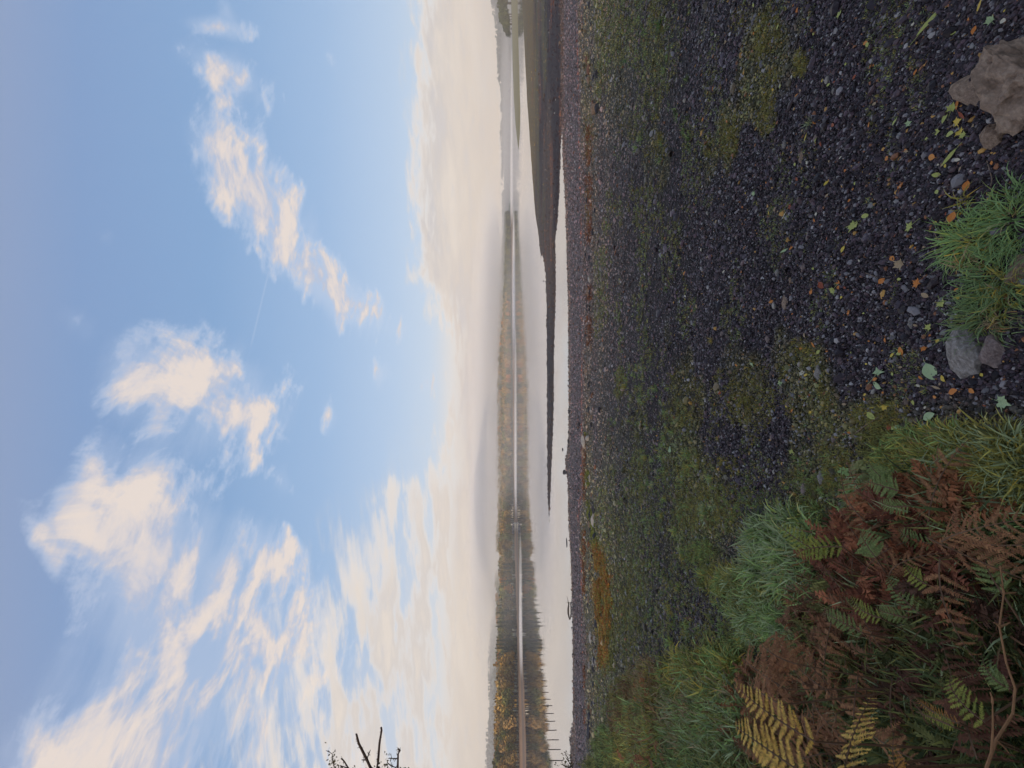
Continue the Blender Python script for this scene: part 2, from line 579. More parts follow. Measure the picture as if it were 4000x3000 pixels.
gx = warp_axis(-170, 190, 1.2, 620)
gy = np.concatenate([np.linspace(-14, 0.2, 24)[:-1], np.geomspace(0.2 + 1.0, 190 + 1.0, 560) - 1.0])
GX, GY = np.meshgrid(gx, gy)
GZ = ground_z(GX, GY)


def zone_colour(x, y, z):
    """albedo of the shore, by its own bands"""
    Xp, Yp = to_px(x, y, z)
    n1 = fbm(x * 0.35, y * 0.8, 4); n2 = fbm(x * 1.3 + 40, y * 1.3, 4); n3 = fbm(x * 0.12 + 9, y * 0.5, 3); n4 = fbm(x * 5, y * 5 + 31, 3)
    yy = y / y_shore(x)           # 1 at the waterline
    def L(a, c, f):
        f = np.clip(f, 0, 1)[..., None]
        return a * (1 - f) + np.array(c) * f
    c = np.zeros(x.shape + (3,)) + np.array((0.052, 0.049, 0.057))
    c = L(np.zeros(x.shape + (3,)) + np.array((0.021, 0.0185, 0.022)), (0.045, 0.041, 0.046), sstep(yy, 0.05, 0.20))
    c = L(c, (0.125, 0.112, 0.104), sstep(yy, 0.18, 0.42) * 0.9)
    c = L(c, (0.125, 0.122, 0.078), sstep(yy, 0.30, 0.38) * (1 - sstep(yy, 0.50, 0.55)) * sstep(n1, 0.36, 0.58) * 0.45)
    # olive algae band, strongest to either side
    side = np.clip(sstep(Yp, 1500, 2000) + (1 - sstep(Yp, 200, 750)), 0, 1)
    c = L(c, (0.125, 0.138, 0.062), sstep(yy, 0.10, 0.33) * (1 - sstep(yy, 0.49, 0.55)) * (0.12 + 0.62 * side) * sstep(n2 * 0.6 + n1 * 0.5, 0.30, 0.62))
    c = L(c, (0.084, 0.078, 0.080), sstep(yy, 0.53, 0.57) * (1 - sstep(yy, 0.86, 0.93)))
    c = L(c, (0.115, 0.10, 0.080), sstep(yy, 0.87, 0.94))
    c = L(c, (0.21, 0.085, 0.042), np.exp(-((yy - 0.575 - (n3 - 0.5) * 0.05) / 0.016) ** 2) * sstep(n1, 0.35, 0.55) * 0.8)
    # the brown mud of the spit
    d = sdf_poly(x, y, PENW)
    onp = sstep(d, -0.6, 0.6) * sstep(y, 36, 38)
    mud = L(np.zeros(x.shape + (3,)) + np.array((0.070, 0.054, 0.042)), (0.030, 0.021, 0.021), sstep(fbm(x * 0.07 + 9, y * 0.22, 4), 0.40, 0.64))
    mud = L(mud, (0.080, 0.088, 0.040), sstep(fbm(x * 0.06, y * 0.2 + 5, 4), 0.48, 0.66) * sstep(x, 14, 34) * 0.8)
    mud = L(mud, (0.15, 0.125, 0.046), sstep(y + (n3 - 0.5) * 30, 60, 78) * sstep(x, 26, 46) * 0.9)
    mud = L(mud, (0.24, 0.10, 0.045), sstep(fbm(x * 0.12 + 70, y * 0.5, 3), 0.64, 0.76) * sstep(x, 8, 14) * 0.3)
    thin = 1 - sstep(x, 2, 16)
    mud = L(mud, (0.036, 0.028, 0.027), thin * 0.85)
    c = c * (1 - onp[..., None]) + mud * onp[..., None]
    rmud = sstep(yy, 0.86, 0.93) * (1 - sstep(Yp, 350, 900)) * (1 - onp)
    c = L(c, (0.080, 0.060, 0.048), rmud)
    # low mosses
    c = L(c, (0.22, 0.13, 0.045), sstep(in_poly(Xp, Yp, ORM), -12, 10) * sstep(n4, 0.40, 0.62) * 0.5)
    c = L(c, (0.15, 0.15, 0.05), sstep(in_poly(Xp, Yp, ORM), -26, 0) * (1 - sstep(in_poly(Xp, Yp, ORM), 0, 14)) * 0.8)
    for (mx_, my_, rx, ry, a) in MOSSP:
        r = np.sqrt(((Xp - mx_) / rx) ** 2 + ((Yp - my_) / ry) ** 2)
        c = L(c, (0.075, 0.085, 0.028), (1 - sstep(r + (n4 - 0.5) * 1.5 + (n2 - 0.5) * 2.2, 0.5, 1.15)) * a)
    # earth below the plants
    v = veg_field(Xp, Yp)
    c = L(c, (0.040, 0.042, 0.020), sstep(v, -40, 120) * 0.85)
    # just under water
    c = c * (1 - 0.35 * sstep(-z, -0.02, 0.05))[..., None]
    return c * np.array((1.98, 1.62, 1.45))


ORM = [(2318, 2130), (2345, 2140), (2372, 2250), (2385, 2380), (2372, 2480), (2372, 2590), (2350, 2600), (2338, 2450), (2325, 2300)]
MOSSP = [(2560, 200, 35, 300, 0.9), (2560, 620, 45, 130, 0.6), (2850, 520, 35, 130, 0.9), (2960, 180, 130, 200, 0.75), (2990, 430, 50, 90, 0.7), (2770, 620, 30, 90, 0.6),
         (3130, 1480, 90, 160, 0.7), (3200, 1560, 60, 80, 0.7), (2660, 1650, 90, 260, 0.55), (2900, 1560, 130, 200, 0.5), (2480, 1750, 60, 200, 0.55), (2750, 1900, 150, 220, 0.7), (2420, 1500, 20, 60, 0.7),
         (3250, 1900, 150, 160, 0.7), (2700, 2100, 150, 130, 0.6), (3450, 1650, 120, 90, 0.6), (2420, 300, 30, 250, 0.5), (3130, 240, 30, 50, 0.7), (2450, 2300, 70, 300, 0.5), (2390, 2480, 22, 120, 0.9)]
VEG = [(2395, 3200), (2420, 2760), (2470, 2600), (2560, 2560), (2680, 2620), (2760, 2520), (2850, 2400), (2800, 2250), (2720, 2130), (2790, 2080), (2960, 2130), (3060, 2010), (3200, 1990),
       (3350, 1960), (3400, 1880), (3380, 1760), (3480, 1640), (3650, 1560), (3800, 1545), (4050, 1570), (4600, 1500), (6000, 1500), (6000, 6000), (2395, 6000)]


def veg_field(Xp, Yp):
    return in_poly(Xp, Yp, VEG)


cols = zone_colour(GX, GY, GZ)
ny_, nx_ = GX.shape
idx = np.arange(ny_ * nx_).reshape(ny_, nx_)
F = np.stack([idx[:-1, :-1], idx[:-1, 1:], idx[1:, 1:], idx[1:, :-1]], axis=-1).reshape(-1, 4)
keepv = GZ > -1.7
Vg = np.stack([GX, GY, GZ], axis=-1).reshape(-1, 3)
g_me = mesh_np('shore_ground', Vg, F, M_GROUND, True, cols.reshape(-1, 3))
tag(obj('shore_ground', g_me), kind='structure')
# sheet below everything, out past the horizon
bed = mesh_np('lake_bed', [(-R, -R, -2.2), (R, -R, -2.2), (R, R, -2.2), (-R, R, -2.2)], np.array([[0, 1, 2, 3]]), m_plain('silt', (0.08, 0.07, 0.055)))
tag(obj('lake_bed', bed), kind='structure')

# ------------------------------------------------------------------ scatter through geometry nodes: points with a colour, size, turn and variant
def scatter(name, protos, P, rot, scale, col, var, parent=None, kind='stuff'):
    P = np.asarray(P, dtype=np.float32); n = len(P)
    me = bpy.data.meshes.new(name)
    me.vertices.add(n); me.vertices.foreach_set('co', P.ravel())
    for nm, ty, dat, fld in (('prot', 'FLOAT_VECTOR', rot, 'vector'), ('pscale', 'FLOAT_VECTOR', scale, 'vector')):
        a = me.attributes.new(nm, ty, 'POINT'); a.data.foreach_set(fld, np.asarray(dat, dtype=np.float32).ravel())
    a = me.attributes.new('pcol', 'FLOAT_COLOR', 'POINT')
    c4 = np.ones((n, 4), dtype=np.float32); c4[:, :3] = col; a.data.foreach_set('color', c4.ravel())
    a = me.attributes.new('pvar', 'INT', 'POINT'); a.data.foreach_set('value', np.asarray(var, dtype=np.int32))
    o = obj(name, me, parent)
    if kind: o['kind'] = kind
    ng = bpy.data.node_groups.new('scatter_' + name, 'GeometryNodeTree')
    ng.interface.new_socket('Geometry', in_out='INPUT', socket_type='NodeSocketGeometry')
    ng.interface.new_socket('Geometry', in_out='OUTPUT', socket_type='NodeSocketGeometry')
    N = ng.nodes; Lk = ng.links
    gi = N.new('NodeGroupInput'); go = N.new('NodeGroupOutput')
    inst = N.new('GeometryNodeInstanceOnPoints')
    Lk.new(gi.outputs[0], inst.inputs['Points'])
    gti = N.new('GeometryNodeGeometryToInstance')
    for pr in reversed(protos):
        oi = N.new('GeometryNodeObjectInfo'); oi.inputs['Object'].default_value = pr; oi.inputs['As Instance'].default_value = False
        Lk.new(oi.outputs['Geometry'], gti.inputs[0])
    Lk.new(gti.outputs[0], inst.inputs['Instance'])
    inst.inputs['Pick Instance'].default_value = True

    def named(nm, ty):
        q = N.new('GeometryNodeInputNamedAttribute'); q.data_type = ty; q.inputs['Name'].default_value = nm
        return [s for s in q.outputs if s.enabled and s.name == 'Attribute'][0]
    Lk.new(named('pvar', 'INT'), inst.inputs['Instance Index'])
    Lk.new(named('prot', 'FLOAT_VECTOR'), inst.inputs['Rotation'])
    Lk.new(named('pscale', 'FLOAT_VECTOR'), inst.inputs['Scale'])
    Lk.new(inst.outputs[0], go.inputs[0])
    md = o.modifiers.new('scatter', 'NODES'); md.node_group = ng
    return o


def proto(name, me):
    """a shape only used as the source of a scatter (never linked to the scene)"""
    return bpy.data.objects.new(name, me)


class MB:
    """collects faces with per-vertex colour"""
    def __init__(s): s.v = []; s.f = []; s.c = []

    def add(s, V, Fc, col=(1, 1, 1)):
        o = len(s.v)
        s.v += [tuple(q) for q in V]
        s.f += [tuple(i + o for i in f) for f in Fc]
        if isinstance(col, list): s.c += col
        else: s.c += [tuple(col)] * len(V)

    def tube(s, pts, rad, n=5, col=(1, 1, 1), cap=True):
        pts = [Vector(p) for p in pts]; k = len(pts)
        if not hasattr(rad, '__len__'): rad = [rad] * k
        V = []; up = Vector((0.31, 0.17, 0.93)).normalized()
        for i, p in enumerate(pts):
            d = (pts[min(i + 1, k - 1)] - pts[max(i - 1, 0)]).normalized()
            a = d.cross(up)
            if a.length < 1e-3: a = d.cross(Vector((1, 0, 0)))
            a.normalize(); b_ = d.cross(a)
            V += [p + (a * math.cos(2 * math.pi * j / n) + b_ * math.sin(2 * math.pi * j / n)) * rad[i] for j in range(n)]
        Fc = [(i * n + j, i * n + (j + 1) % n, (i + 1) * n + (j + 1) % n, (i + 1) * n + j) for i in range(k - 1) for j in range(n)]
        if cap: Fc += [tuple(range(n))[::-1], tuple((k - 1) * n + j for j in range(n))]
        s.add(V, Fc, col)

    def box(s, x0, x1, y0, y1, z0, z1, col=(1, 1, 1)):
        V = [(x0, y0, z0), (x1, y0, z0), (x1, y1, z0), (x0, y1, z0), (x0, y0, z1), (x1, y0, z1), (x1, y1, z1), (x0, y1, z1)]
        s.add(V, [(0, 3, 2, 1), (4, 5, 6, 7), (0, 1, 5, 4), (1, 2, 6, 5), (2, 3, 7, 6), (3, 0, 4, 7)], col)

    def mesh(s, name, mat=None, smooth=False):
        return mesh_np(name, s.v, s.f, mat, smooth, np.array(s.c, dtype=np.float32) if s.c else None)


# ------------------------------------------------------------------ far land
FS = [(-900, 1994), (500, 1994.5), (780, 1996), (830, 1999), (900, 2000.5), (1100, 2003), (1400, 2008), (1700, 2010.5), (1900, 2012.5), (2100, 2018), (2300, 2025), (2500, 2032),
      (2700, 2040), (2900, 2045.5), (3000, 2047), (3300, 2050), (4200, 2054)]


def table(t, i):
    a = np.array(t, float); o_ = np.argsort(a[:, 0])
    return lambda Y: np.interp(Y, a[o_, 0], a[o_, i])


fs_x = table(FS, 1)
T1 = [(700, 1992, 1000), (860, 1986, 950), (1000, 1975, 950), (1200, 1952, 930), (1500, 1941, 850), (1900, 1940, 800), (2150, 1945, 760), (2300, 1962, 650), (2600, 1963, 560), (2800, 1966, 520), (3000, 1968, 480), (4200, 1966, 480)]
t1x, t1y = table(T1, 1), table(T1, 2)


def y0_of(Y): return CH * FP / (fs_x(Y) - HOR)


def far_z(Y, s):
    """height of the far land at picture azimuth Y and fraction s of the way to its crest"""
    y0 = y0_of(Y); y1 = np.maximum(t1y(Y), y0 + 120); y = y0 + (y1 - y0) * s
    top = CH + (HOR - t1x(Y)) / FP * y1
    r = (y - y0)
    beach = 1.1 * sstep(r, 0, 9) - 0.25 * (r < 0)
    hill = (top - 1.5) * np.clip(s, 0, 1) ** 1.35
    hill = np.where(s > 1, (top - 1.5) * (1 - 0.8 * (s - 1)), hill)
    x = (1500 - Y) * y / FP
    return x, y, beach + hill + (fbm(x / 60.0, y / 60.0, 3) - 0.5) * 8 * sstep(r, 30, 150)


def strip(name, Yr, sr, fn, mat, smooth=True):
    A, B = np.meshgrid(Yr, sr)
    x, y, z = fn(A, B)
    n1, n2 = A.shape
    ii = np.arange(n1 * n2).reshape(n1, n2)
    Fq = np.stack([ii[:-1, :-1], ii[1:, :-1], ii[1:, 1:], ii[:-1, 1:]], axis=-1).reshape(-1, 4)
    me = mesh_np(name, np.stack([x, y, z], -1).reshape(-1, 3), Fq, mat, smooth)
    return tag(obj(name, me), kind='structure')


def m_land(name, pal, shore=True):
    m, nt, b, o = new_mat(name)
    p = nt.nodes.new('ShaderNodeNewGeometry').outputs['Position']
    s = nt.nodes.new('ShaderNodeSeparateXYZ'); nt.links.new(p, s.inputs[0]); z = X(s.outputs[2])
    n = nnoise(p, 0.05, 5, 0.6); n2 = nnoise(p, 0.9, 5, 0.7)
    vor = nt.nodes.new('ShaderNodeTexVoronoi'); vor.inputs['Scale'].default_value = 0.012; nt.links.new(p, vor.inputs['Vector'])
    bw = nt.nodes.new('ShaderNodeRGBToBW'); nt.links.new(vor.outputs['Color'], bw.inputs[0])
    c = nramp(X(bw.outputs[0]) * 0.7 + n * 0.4, [(0.2, pal[0]), (0.45, pal[1]), (0.65, pal[2]), (0.85, pal[3])])
    c = nmix(n2 * 0.5, c, tuple(q * 0.5 for q in pal[0]))
    if shore:
        c = nmix((1.55 - z + (n - 0.5) * 1.6).smooth(0.0, 0.5), c, (0.36, 0.20, 0.105))
        c = nmix((0.5 - z).smooth(0.0, 0.3) * 0.7, c, (0.16, 0.12, 0.085))
    nt.links.new(c, b.inputs['Base Color']); b.inputs['Roughness'].default_value = 0.9
    return m


M_LAND = m_land('far_land', [(0.07, 0.075, 0.03), (0.11, 0.12, 0.04), (0.16, 0.17, 0.06), (0.18, 0.14, 0.06)])
M_MOOR = m_land('moor', [(0.10, 0.075, 0.045), (0.14, 0.10, 0.055), (0.12, 0.13, 0.055), (0.19, 0.17, 0.08)], shore=False)
srow = np.concatenate([[-0.03, 0.0], np.linspace(0.005, 0.08, 8), np.linspace(0.1, 1.3, 24)])
strip('far_shore_land', np.arange(700, 4201, 20.0), srow, far_z, M_LAND)
# flat meadow tongue with its clump of trees
tx0, tx1, ty0, ty1 = 20, 700, 150, 1000
AX = np.linspace(tx0, tx1, 130); AY = np.geomspace(ty0, ty1, 110)
A, B = np.meshgrid(AX, AY)
dT = sdf_poly(A, B, TONW)


def ton_h(x, y, d):
    return np.where(d > 0, 0.5 * (1 - np.exp(-d / 4.0)) + 2.6 * sstep(x, 150, 330) * sstep(d, 0, 90), np.maximum(0.15 * d, -1.8))


ii = np.arange(A.size).reshape(A.shape)
Fq = np.stack([ii[:-1, :-1], ii[:-1, 1:], ii[1:, 1:], ii[1:, :-1]], -1).reshape(-1, 4)
M_TON = m_land('meadow', [(0.27, 0.22, 0.09), (0.34, 0.27, 0.11), (0.30, 0.25, 0.10), (0.36, 0.26, 0.11)], shore=False)
tag(obj('meadow_tongue', mesh_np('meadow_tongue', np.stack([A, B, ton_h(A, B, dT)], -1).reshape(-1, 3), Fq, M_TON, True)), kind='structure')

T2 = table([(1500, 1935), (1900, 1925), (2100, 1917), (2200, 1907), (2300, 1917), (2390, 1933), (2450, 1925), (2550, 1913), (2700, 1911), (2850, 1906), (3000, 1903), (3600, 1892), (4400, 1890)], 1)
T3 = table([(-1200, 1895), (-200, 1912), (0, 1924), (60, 1938), (150, 1946), (300, 1956), (400, 1964), (600, 1968), (850, 1971), (1000, 1977), (1250, 1984)], 1)


def hillfn(T, ya, yb, z0, edge0=None):
    def fn(Y, s):
        y = ya + (yb - ya) * s; x = (1500 - Y) * y / FP
        top = CH + (HOR - T(Y)) / FP * yb
        z = z0 + (top - z0) * np.clip(s, 0, 1) ** 1.2 - np.maximum(s - 1, 0) * 0.7 * top
        return x, y, z + (fbm(x / 90, y / 90, 4) - 0.5) * 14 * sstep(s, 0.1, 0.5)
    return fn


f_left, f_right = hillfn(T2, 700, 1500, 2.0), hillfn(T3, 1120, 1500, -0.5)
strip('distant_moor_hill', np.arange(1500, 4401, 30.0), np.linspace(0, 1.25, 26), f_left, M_MOOR)
strip('distant_valley_side', np.arange(-1200, 1251, 30.0), np.linspace(0, 1.25, 22), f_right, M_MOOR)

# ------------------------------------------------------------------ trees
m, nt, b, o = new_mat('tree_foliage')
oi = nt.nodes.new('ShaderNodeObjectInfo'); g_ = attr(nt, 'col')
nt.links.new(nmix(1.0, oi.outputs['Color'], g_.outputs['Color'], 'MULTIPLY'), b.inputs['Base Color'])
b.inputs['Roughness'].default_value = 0.85; b.inputs['Specular IOR Level'].default_value = 0.1
M_TREE = m
M_BARK = m_plain('bark', (0.10, 0.08, 0.06), 0.9)


def crown_mesh(name, seed, conifer=False, n=420, mat=None):
    r = random.Random(seed); mb = MB()
    lobes = []
    if not conifer:
        for i in range(9):
            a = r.uniform(0, 6.283); q = r.uniform(0.0, 0.30)
            lobes.append((Vector((math.cos(a) * q, math.sin(a) * q, r.uniform(0.36, 0.80))), r.uniform(0.15, 0.24)))
        lobes.append((Vector((0, 0, 0.60)), 0.27))
    for i in range(n):
        if conifer:
            h = r.random() ** 1.4; rad = (1 - h) * 0.23 * (0.75 + 0.25 * math.sin(h * 40)); a = r.uniform(0, 6.283); q = rad * r.uniform(0.5, 1.05)
            p = Vector((math.cos(a) * q, math.sin(a) * q, 0.10 + 0.9 * h - q * 0.25)); sz = 0.045 + 0.05 * (1 - h)
            d = Vector((math.cos(a), math.sin(a), -0.3))
            shade = 0.75 + 0.5 * r.random()
        else:
            c, rr = r.choice(lobes)
            d = Vector((r.gauss(0, 1), r.gauss(0, 1), r.gauss(0, 1) + 0.25)).normalized()
            p = c + d * rr * r.uniform(0.75, 1.06); sz = r.uniform(0.035, 0.07)
            shade = r.uniform(0.65, 1.35)
        d = (d + Vector((r.gauss(0, 0.5), r.gauss(0, 0.5), r.gauss(0, 0.5)))).normalized()
        t = d.orthogonal().normalized(); b2 = d.cross(t); a0 = r.uniform(0, 6.28)
        V = [p + (t * math.cos(a0 + k * 1.2566) + b2 * math.sin(a0 + k * 1.2566)) * sz * r.uniform(0.6, 1.2) + d * r.uniform(-0.25, 0.25) * sz for k in range(5)]
        mb.add(V, [(0, 1, 2), (0, 2, 3), (0, 3, 4)], (shade * r.uniform(0.92, 1.1), shade, shade * 0.9))
    return mb.mesh(name, mat or M_TREE)


def trunk_mesh(name, seed):
    r = random.Random(seed); mb = MB()
    mb.tube([(0, 0, -0.03), (0.01, 0, 0.2), (r.uniform(-.02, .02), 0.01, 0.45), (0, r.uniform(-.03, .03), 0.72)], [0.034, 0.026, 0.02, 0.008], 6)
    for i in range(4):
        a = r.uniform(0, 6.28); h = r.uniform(0.22, 0.5)
        mb.tube([(0, 0, h), (math.cos(a) * 0.12, math.sin(a) * 0.12, h + 0.12), (math.cos(a) * 0.24, math.sin(a) * 0.24, h + 0.22)], [0.014, 0.009, 0.004], 4)
    return mb.mesh(name, M_BARK)


CROWNS = [crown_mesh('crown', 100 + i) for i in range(6)]
CONES = [crown_mesh('crown', 200 + i, True, 360) for i in range(2)]
TRUNKS = [trunk_mesh('trunk', 300 + i) for i in range(3)]
ICROWN = [proto('scattered_crown', crown_mesh('scattered_crown', 400 + i, i == 4, 170, M_TREEI)) for i in range(5)]

TREE_COL = {'olive green': (0.135, 0.130, 0.038), 'golden brown': (0.31, 0.19, 0.050), 'dark green': (0.068, 0.076, 0.032), 'tawny': (0.235, 0.16, 0.060), 'rust orange': (0.38, 0.17, 0.045)}


def tree(x, y, z, h, w, hue, where, group, conifer=False):
    o = empty('conifer' if conifer else 'broadleaf_tree', (x, y, z), random.uniform(0, 6.28))
    o.scale = (w, w, h)
    c = TREE_COL[hue]; k = random.uniform(0.95, 1.45)
    cr = obj('crown', random.choice(CONES if conifer else CROWNS), o)
    cr.color = (c[0] * k, c[1] * k * random.uniform(0.92, 1.06), c[2] * k, 1)
    obj('trunk', random.choice(TRUNKS), o)
    tag(o, '%s %s %s' % (hue, 'conifer' if conifer else 'tree', where), 'tree', group)
    return o


# along the far shore: walk the shoreline, three ranks deep, nearest first
def hue_at(Y, r):
    u = r.random()
    if Y > 2550: return 'golden brown' if u < 0.48 else 'olive green' if u < 0.72 else 'tawny' if u < 0.95 else 'rust orange'
    if Y > 2250: return 'dark green' if u < 0.30 else 'tawny' if u < 0.6 else 'olive green' if u < 0.9 else 'rust orange'
    if Y > 1750: return 'tawny' if u < 0.45 else 'olive green' if u < 0.8 else 'golden brown'
    if Y > 1150: return 'golden brown' if u < 0.25 else 'rust orange' if u < 0.31 else 'tawny' if u < 0.62 else 'olive green' if u < 0.86 else 'dark green'
    return 'dark green' if u < 0.6 else 'olive green'


rt = random.Random(77)
ntree = 0
for rank in range(3):
    Y = 3110.0
    while Y > 842 and ntree < 285:
        if rank == 2 and Y < 1900: break
        y0 = float(y0_of(Y)) ; r0 = (11, 19, 29)[rank] + rt.uniform(-2, 4)
        y1 = max(float(t1y(Y)), y0 + 120)
        s = r0 / (y1 - y0)
        x, y, z = [float(q) for q in far_z(np.array(Y), np.array(s))]
        gap = rt.random() < (0.10 if rank == 0 else 0.05)
        if not gap:
            h = rt.uniform(7.2, 10.8) * (0.93 if Y > 2700 else 0.97) * (0.85 if rank == 0 else 1.05); con = 2150 < Y < 2560 and rt.random() < 0.4
            if con: h *= 1.15
            hue = hue_at(Y, rt)
            if con: hue = 'dark green'
            if Y > 2550: wh, gp = 'in the nearer wood behind the row of posts', 'trees of the nearer far wood'
            elif Y > 2150: wh, gp = 'below the moor on the far shore', 'trees below the moor'
            elif Y > 1150: wh, gp = 'on the fog covered far shore wood', 'trees of the fogged wood'
            else: wh, gp = 'on the hazy point of the far wood', 'trees of the far point'
            if gp.endswith('fogged wood'): wh = 'on the fogged shore ' + ('opposite the thick middle of the spit' if Y < 1400 else 'opposite the thin end of the spit' if Y < 1700 else 'opposite the spit tip' if Y < 1920 else 'beside the small pale house')
            if gp.endswith('far point'): wh = 'on the hazy wood ' + ('at the very end of the point' if Y < 930 else 'just behind the end of the point' if Y < 1040 else 'just before the autumn wood')
            if gp.endswith('the moor'): wh = 'below the moor, ' + ('under the hill dip' if Y > 2350 else 'where the fog ends')
            if gp.endswith('nearer far wood'): wh = wh.replace('behind the row of posts', 'above the first posts' if Y > 2850 else 'above the middle posts' if Y > 2680 else 'above the low end of the posts')
            wh += (', front row', ', second row', ', back row')[rank]
            tree(x, y, z - 0.1, h, h * (0.55 if con else rt.uniform(0.85, 1.1)), hue, wh, gp, con)
            ntree += 1
        # next step along the shore
        dY = 5.4 * rt.uniform(0.8, 1.25) / max(3.0, math.hypot(float((1500 - Y) * y0 / FP - (1500 - Y + 10) * float(y0_of(Y - 10)) / FP), float(y0_of(Y - 10)) - y0)) * 10
        Y -= dY
# the clump on the tongue
for i in range(30):
    Yp = rt.uniform(-260, 132); yd = rt.uniform(385, 430)
    if i < 4: Yp = (10, 55, 95, 132)[i]
    xx = (1500 - Yp) * yd / FP
    d_ = float(sdf_poly(np.array([xx]), np.array([yd]), TONW)[0])
    zz = float(ton_h(np.array([xx]), np.array([yd]), np.array([d_]))[0])
    h = 15.5 - 8.5 * sstep(Yp, 20, 150) + rt.uniform(-1.2, 0.8)
    tree(xx, yd, zz - 0.1, float(h), float(h) * 1.15, 'dark green', 'in the clump on the meadow tongue, ' + ('at its tapering end' if Yp > 85 else 'on its falling shoulder' if Yp > 20 else 'in its tall middle' if Yp > -100 else 'in its far thick part') + (', front' if yd < 405 else ', behind'), 'trees of the clump on the tongue')

# the woods behind them: one mass
pts, cc = [], []
rw = np.random.default_rng(3)
n = 9000
Yw = rw.uniform(830, 3150, n); sw = rw.uniform(0.0, 1.02, n) ** 0.85
x, y, z = far_z(Yw, sw)
rr_ = y - y0_of(Yw)
wood = fbm(x / 70.0 + 3, y / 90.0, 3)
keep = (rr_ > np.where(Yw > 1900, 36, 24)) & ((Yw < 2150) | ((wood > 0.56) & (sw < 0.8)) | (rr_ < 44))
x, y, z, Yw = x[keep], y[keep], z[keep], Yw[keep]
base = np.array([TREE_COL[hue_at(Yv, rt)] for Yv in Yw]) * rw.uniform(0.75, 1.3, (len(x), 1))
hh = rw.uniform(7.5, 11.5, len(x))
P = [np.stack([x, y, z - 0.3], -1)]; Cc = [base]; Hh = [hh]
for fn, Ya, Yb, nn, thr, hm, cb in ((f_left, 1900, 3200, 2600, 0.55, 9, (0.09, 0.075, 0.04)), (f_right, -400, 1200, 3500, 0.30, 12, (0.06, 0.06, 0.035))):
    Yw = rw.uniform(Ya, Yb, nn); sw = rw.uniform(0.02, 1.0, nn)
    x, y, z = fn(Yw, sw); k = fbm(x / 120.0, y / 120.0, 3) > thr
    P.append(np.stack([x, y, z - 0.3], -1)[k]); Cc.append((np.array(cb) * rw.uniform(0.7, 1.3, (nn, 1)))[k]); Hh.append(rw.uniform(0.8, 1.2, nn)[k] * hm)
P = np.concatenate(P); Cc = np.concatenate(Cc); Hh = np.concatenate(Hh)
n = len(P)
rot = np.zeros((n, 3)); rot[:, 2] = rw.uniform(0, 6.28, n)
scatter('far_woodland', ICROWN, P, rot, np.stack([Hh * rw.uniform(0.85, 1.2, n), Hh * rw.uniform(0.85, 1.2, n), Hh], -1), Cc, rw.choice([0, 1, 2, 3, 0, 1, 2, 3, 4], n))

# ------------------------------------------------------------------ cottages and farm buildings among the far fields
M_WALLW = m_plain('pale_render', (0.62, 0.55, 0.44), 0.8, var=0.1)
M_SLATE = m_plain('slate', (0.12, 0.11, 0.11), 0.6)
M_GLASS = m_plain('window_glass', (0.03, 0.035, 0.04), 0.15, 0.6, 0.0)


def house(Y, s, L, D, H, label, fn=far_z, rz=0.0):
    x, y, z = [float(q) for q in fn(np.array(float(Y)), np.array(s))]
    o = empty('house', (x, y, z - 0.3), rz)
    w = MB(); w.box(-L / 2, L / 2, -D / 2, D / 2, 0, H)
    w.add([(-L / 2, -D / 2, H), (-L / 2, D / 2, H), (-L / 2, 0, H + D * 0.4)], [(0, 2, 1)]); w.add([(L / 2, -D / 2, H), (L / 2, D / 2, H), (L / 2, 0, H + D * 0.4)], [(0, 1, 2)])
    obj('wall', w.mesh('wall', M_WALLW), o)
    r = MB(); e = 0.3; t = 0.15; zt = H + D * 0.4
    for sg in (-1, 1):
        ye = sg * (D / 2 + e); ze = H - e * 0.8
        a = [(-L / 2 - e, ye, ze), (L / 2 + e, ye, ze), (L / 2 + e, 0, zt + 0.03), (-L / 2 - e, 0, zt + 0.03)]
        a += [(p[0], p[1], p[2] + t) for p in a]
        r.add(a, [(0, 1, 2, 3), (4, 7, 6, 5), (0, 4, 5, 1), (1, 5, 6, 2), (2, 6, 7, 3), (3, 7, 4, 0)])
    rf = obj('roof', r.mesh('roof', M_SLATE), o)
    ch = MB(); ch.box(L * 0.32, L * 0.32 + 0.8, -0.4, 0.4, zt - 0.4, zt + 1.0); obj('chimney', ch.mesh('chimney', M_WALLW), rf)
    nw = max(2, int(L / 3))
    wm = MB(); wm.box(-0.5, 0.5, -0.05, 0.03, 0, 1.1); me = wm.mesh('window', M_GLASS)
    for i in range(nw):
        for hz in ([1.0] if H < 4 else [0.9, 3.2]):
            obj('window', me, o, (-L / 2 + L * (i + 0.5) / nw, -D / 2 - 0.012, hz))
    tag(o, label, 'house')


house(2063, 0.008, 6.5, 3, 1.3, 'long low pale building at the water edge of the far shore')
house(1995, 0.06, 9, 6, 5, 'small pale house in the trees beside the fog bank')
house(2310, 0.55, 10, 7, 5, 'pale farmhouse at the edge of the fields under the moor hill saddle')
house(2585, 0.60, 9, 6, 4, 'cream cottage above the dark conifers')
house(2500, 0.66, 12, 7, 4.5, 'pale barn beside the bright green field')
house(2762, 0.60, 10, 7, 5, 'cream house halfway up the far fields behind the row of posts')
house(2790, 0.62, 8, 6, 4, 'small pale cottage beside the cream house in the far fields')

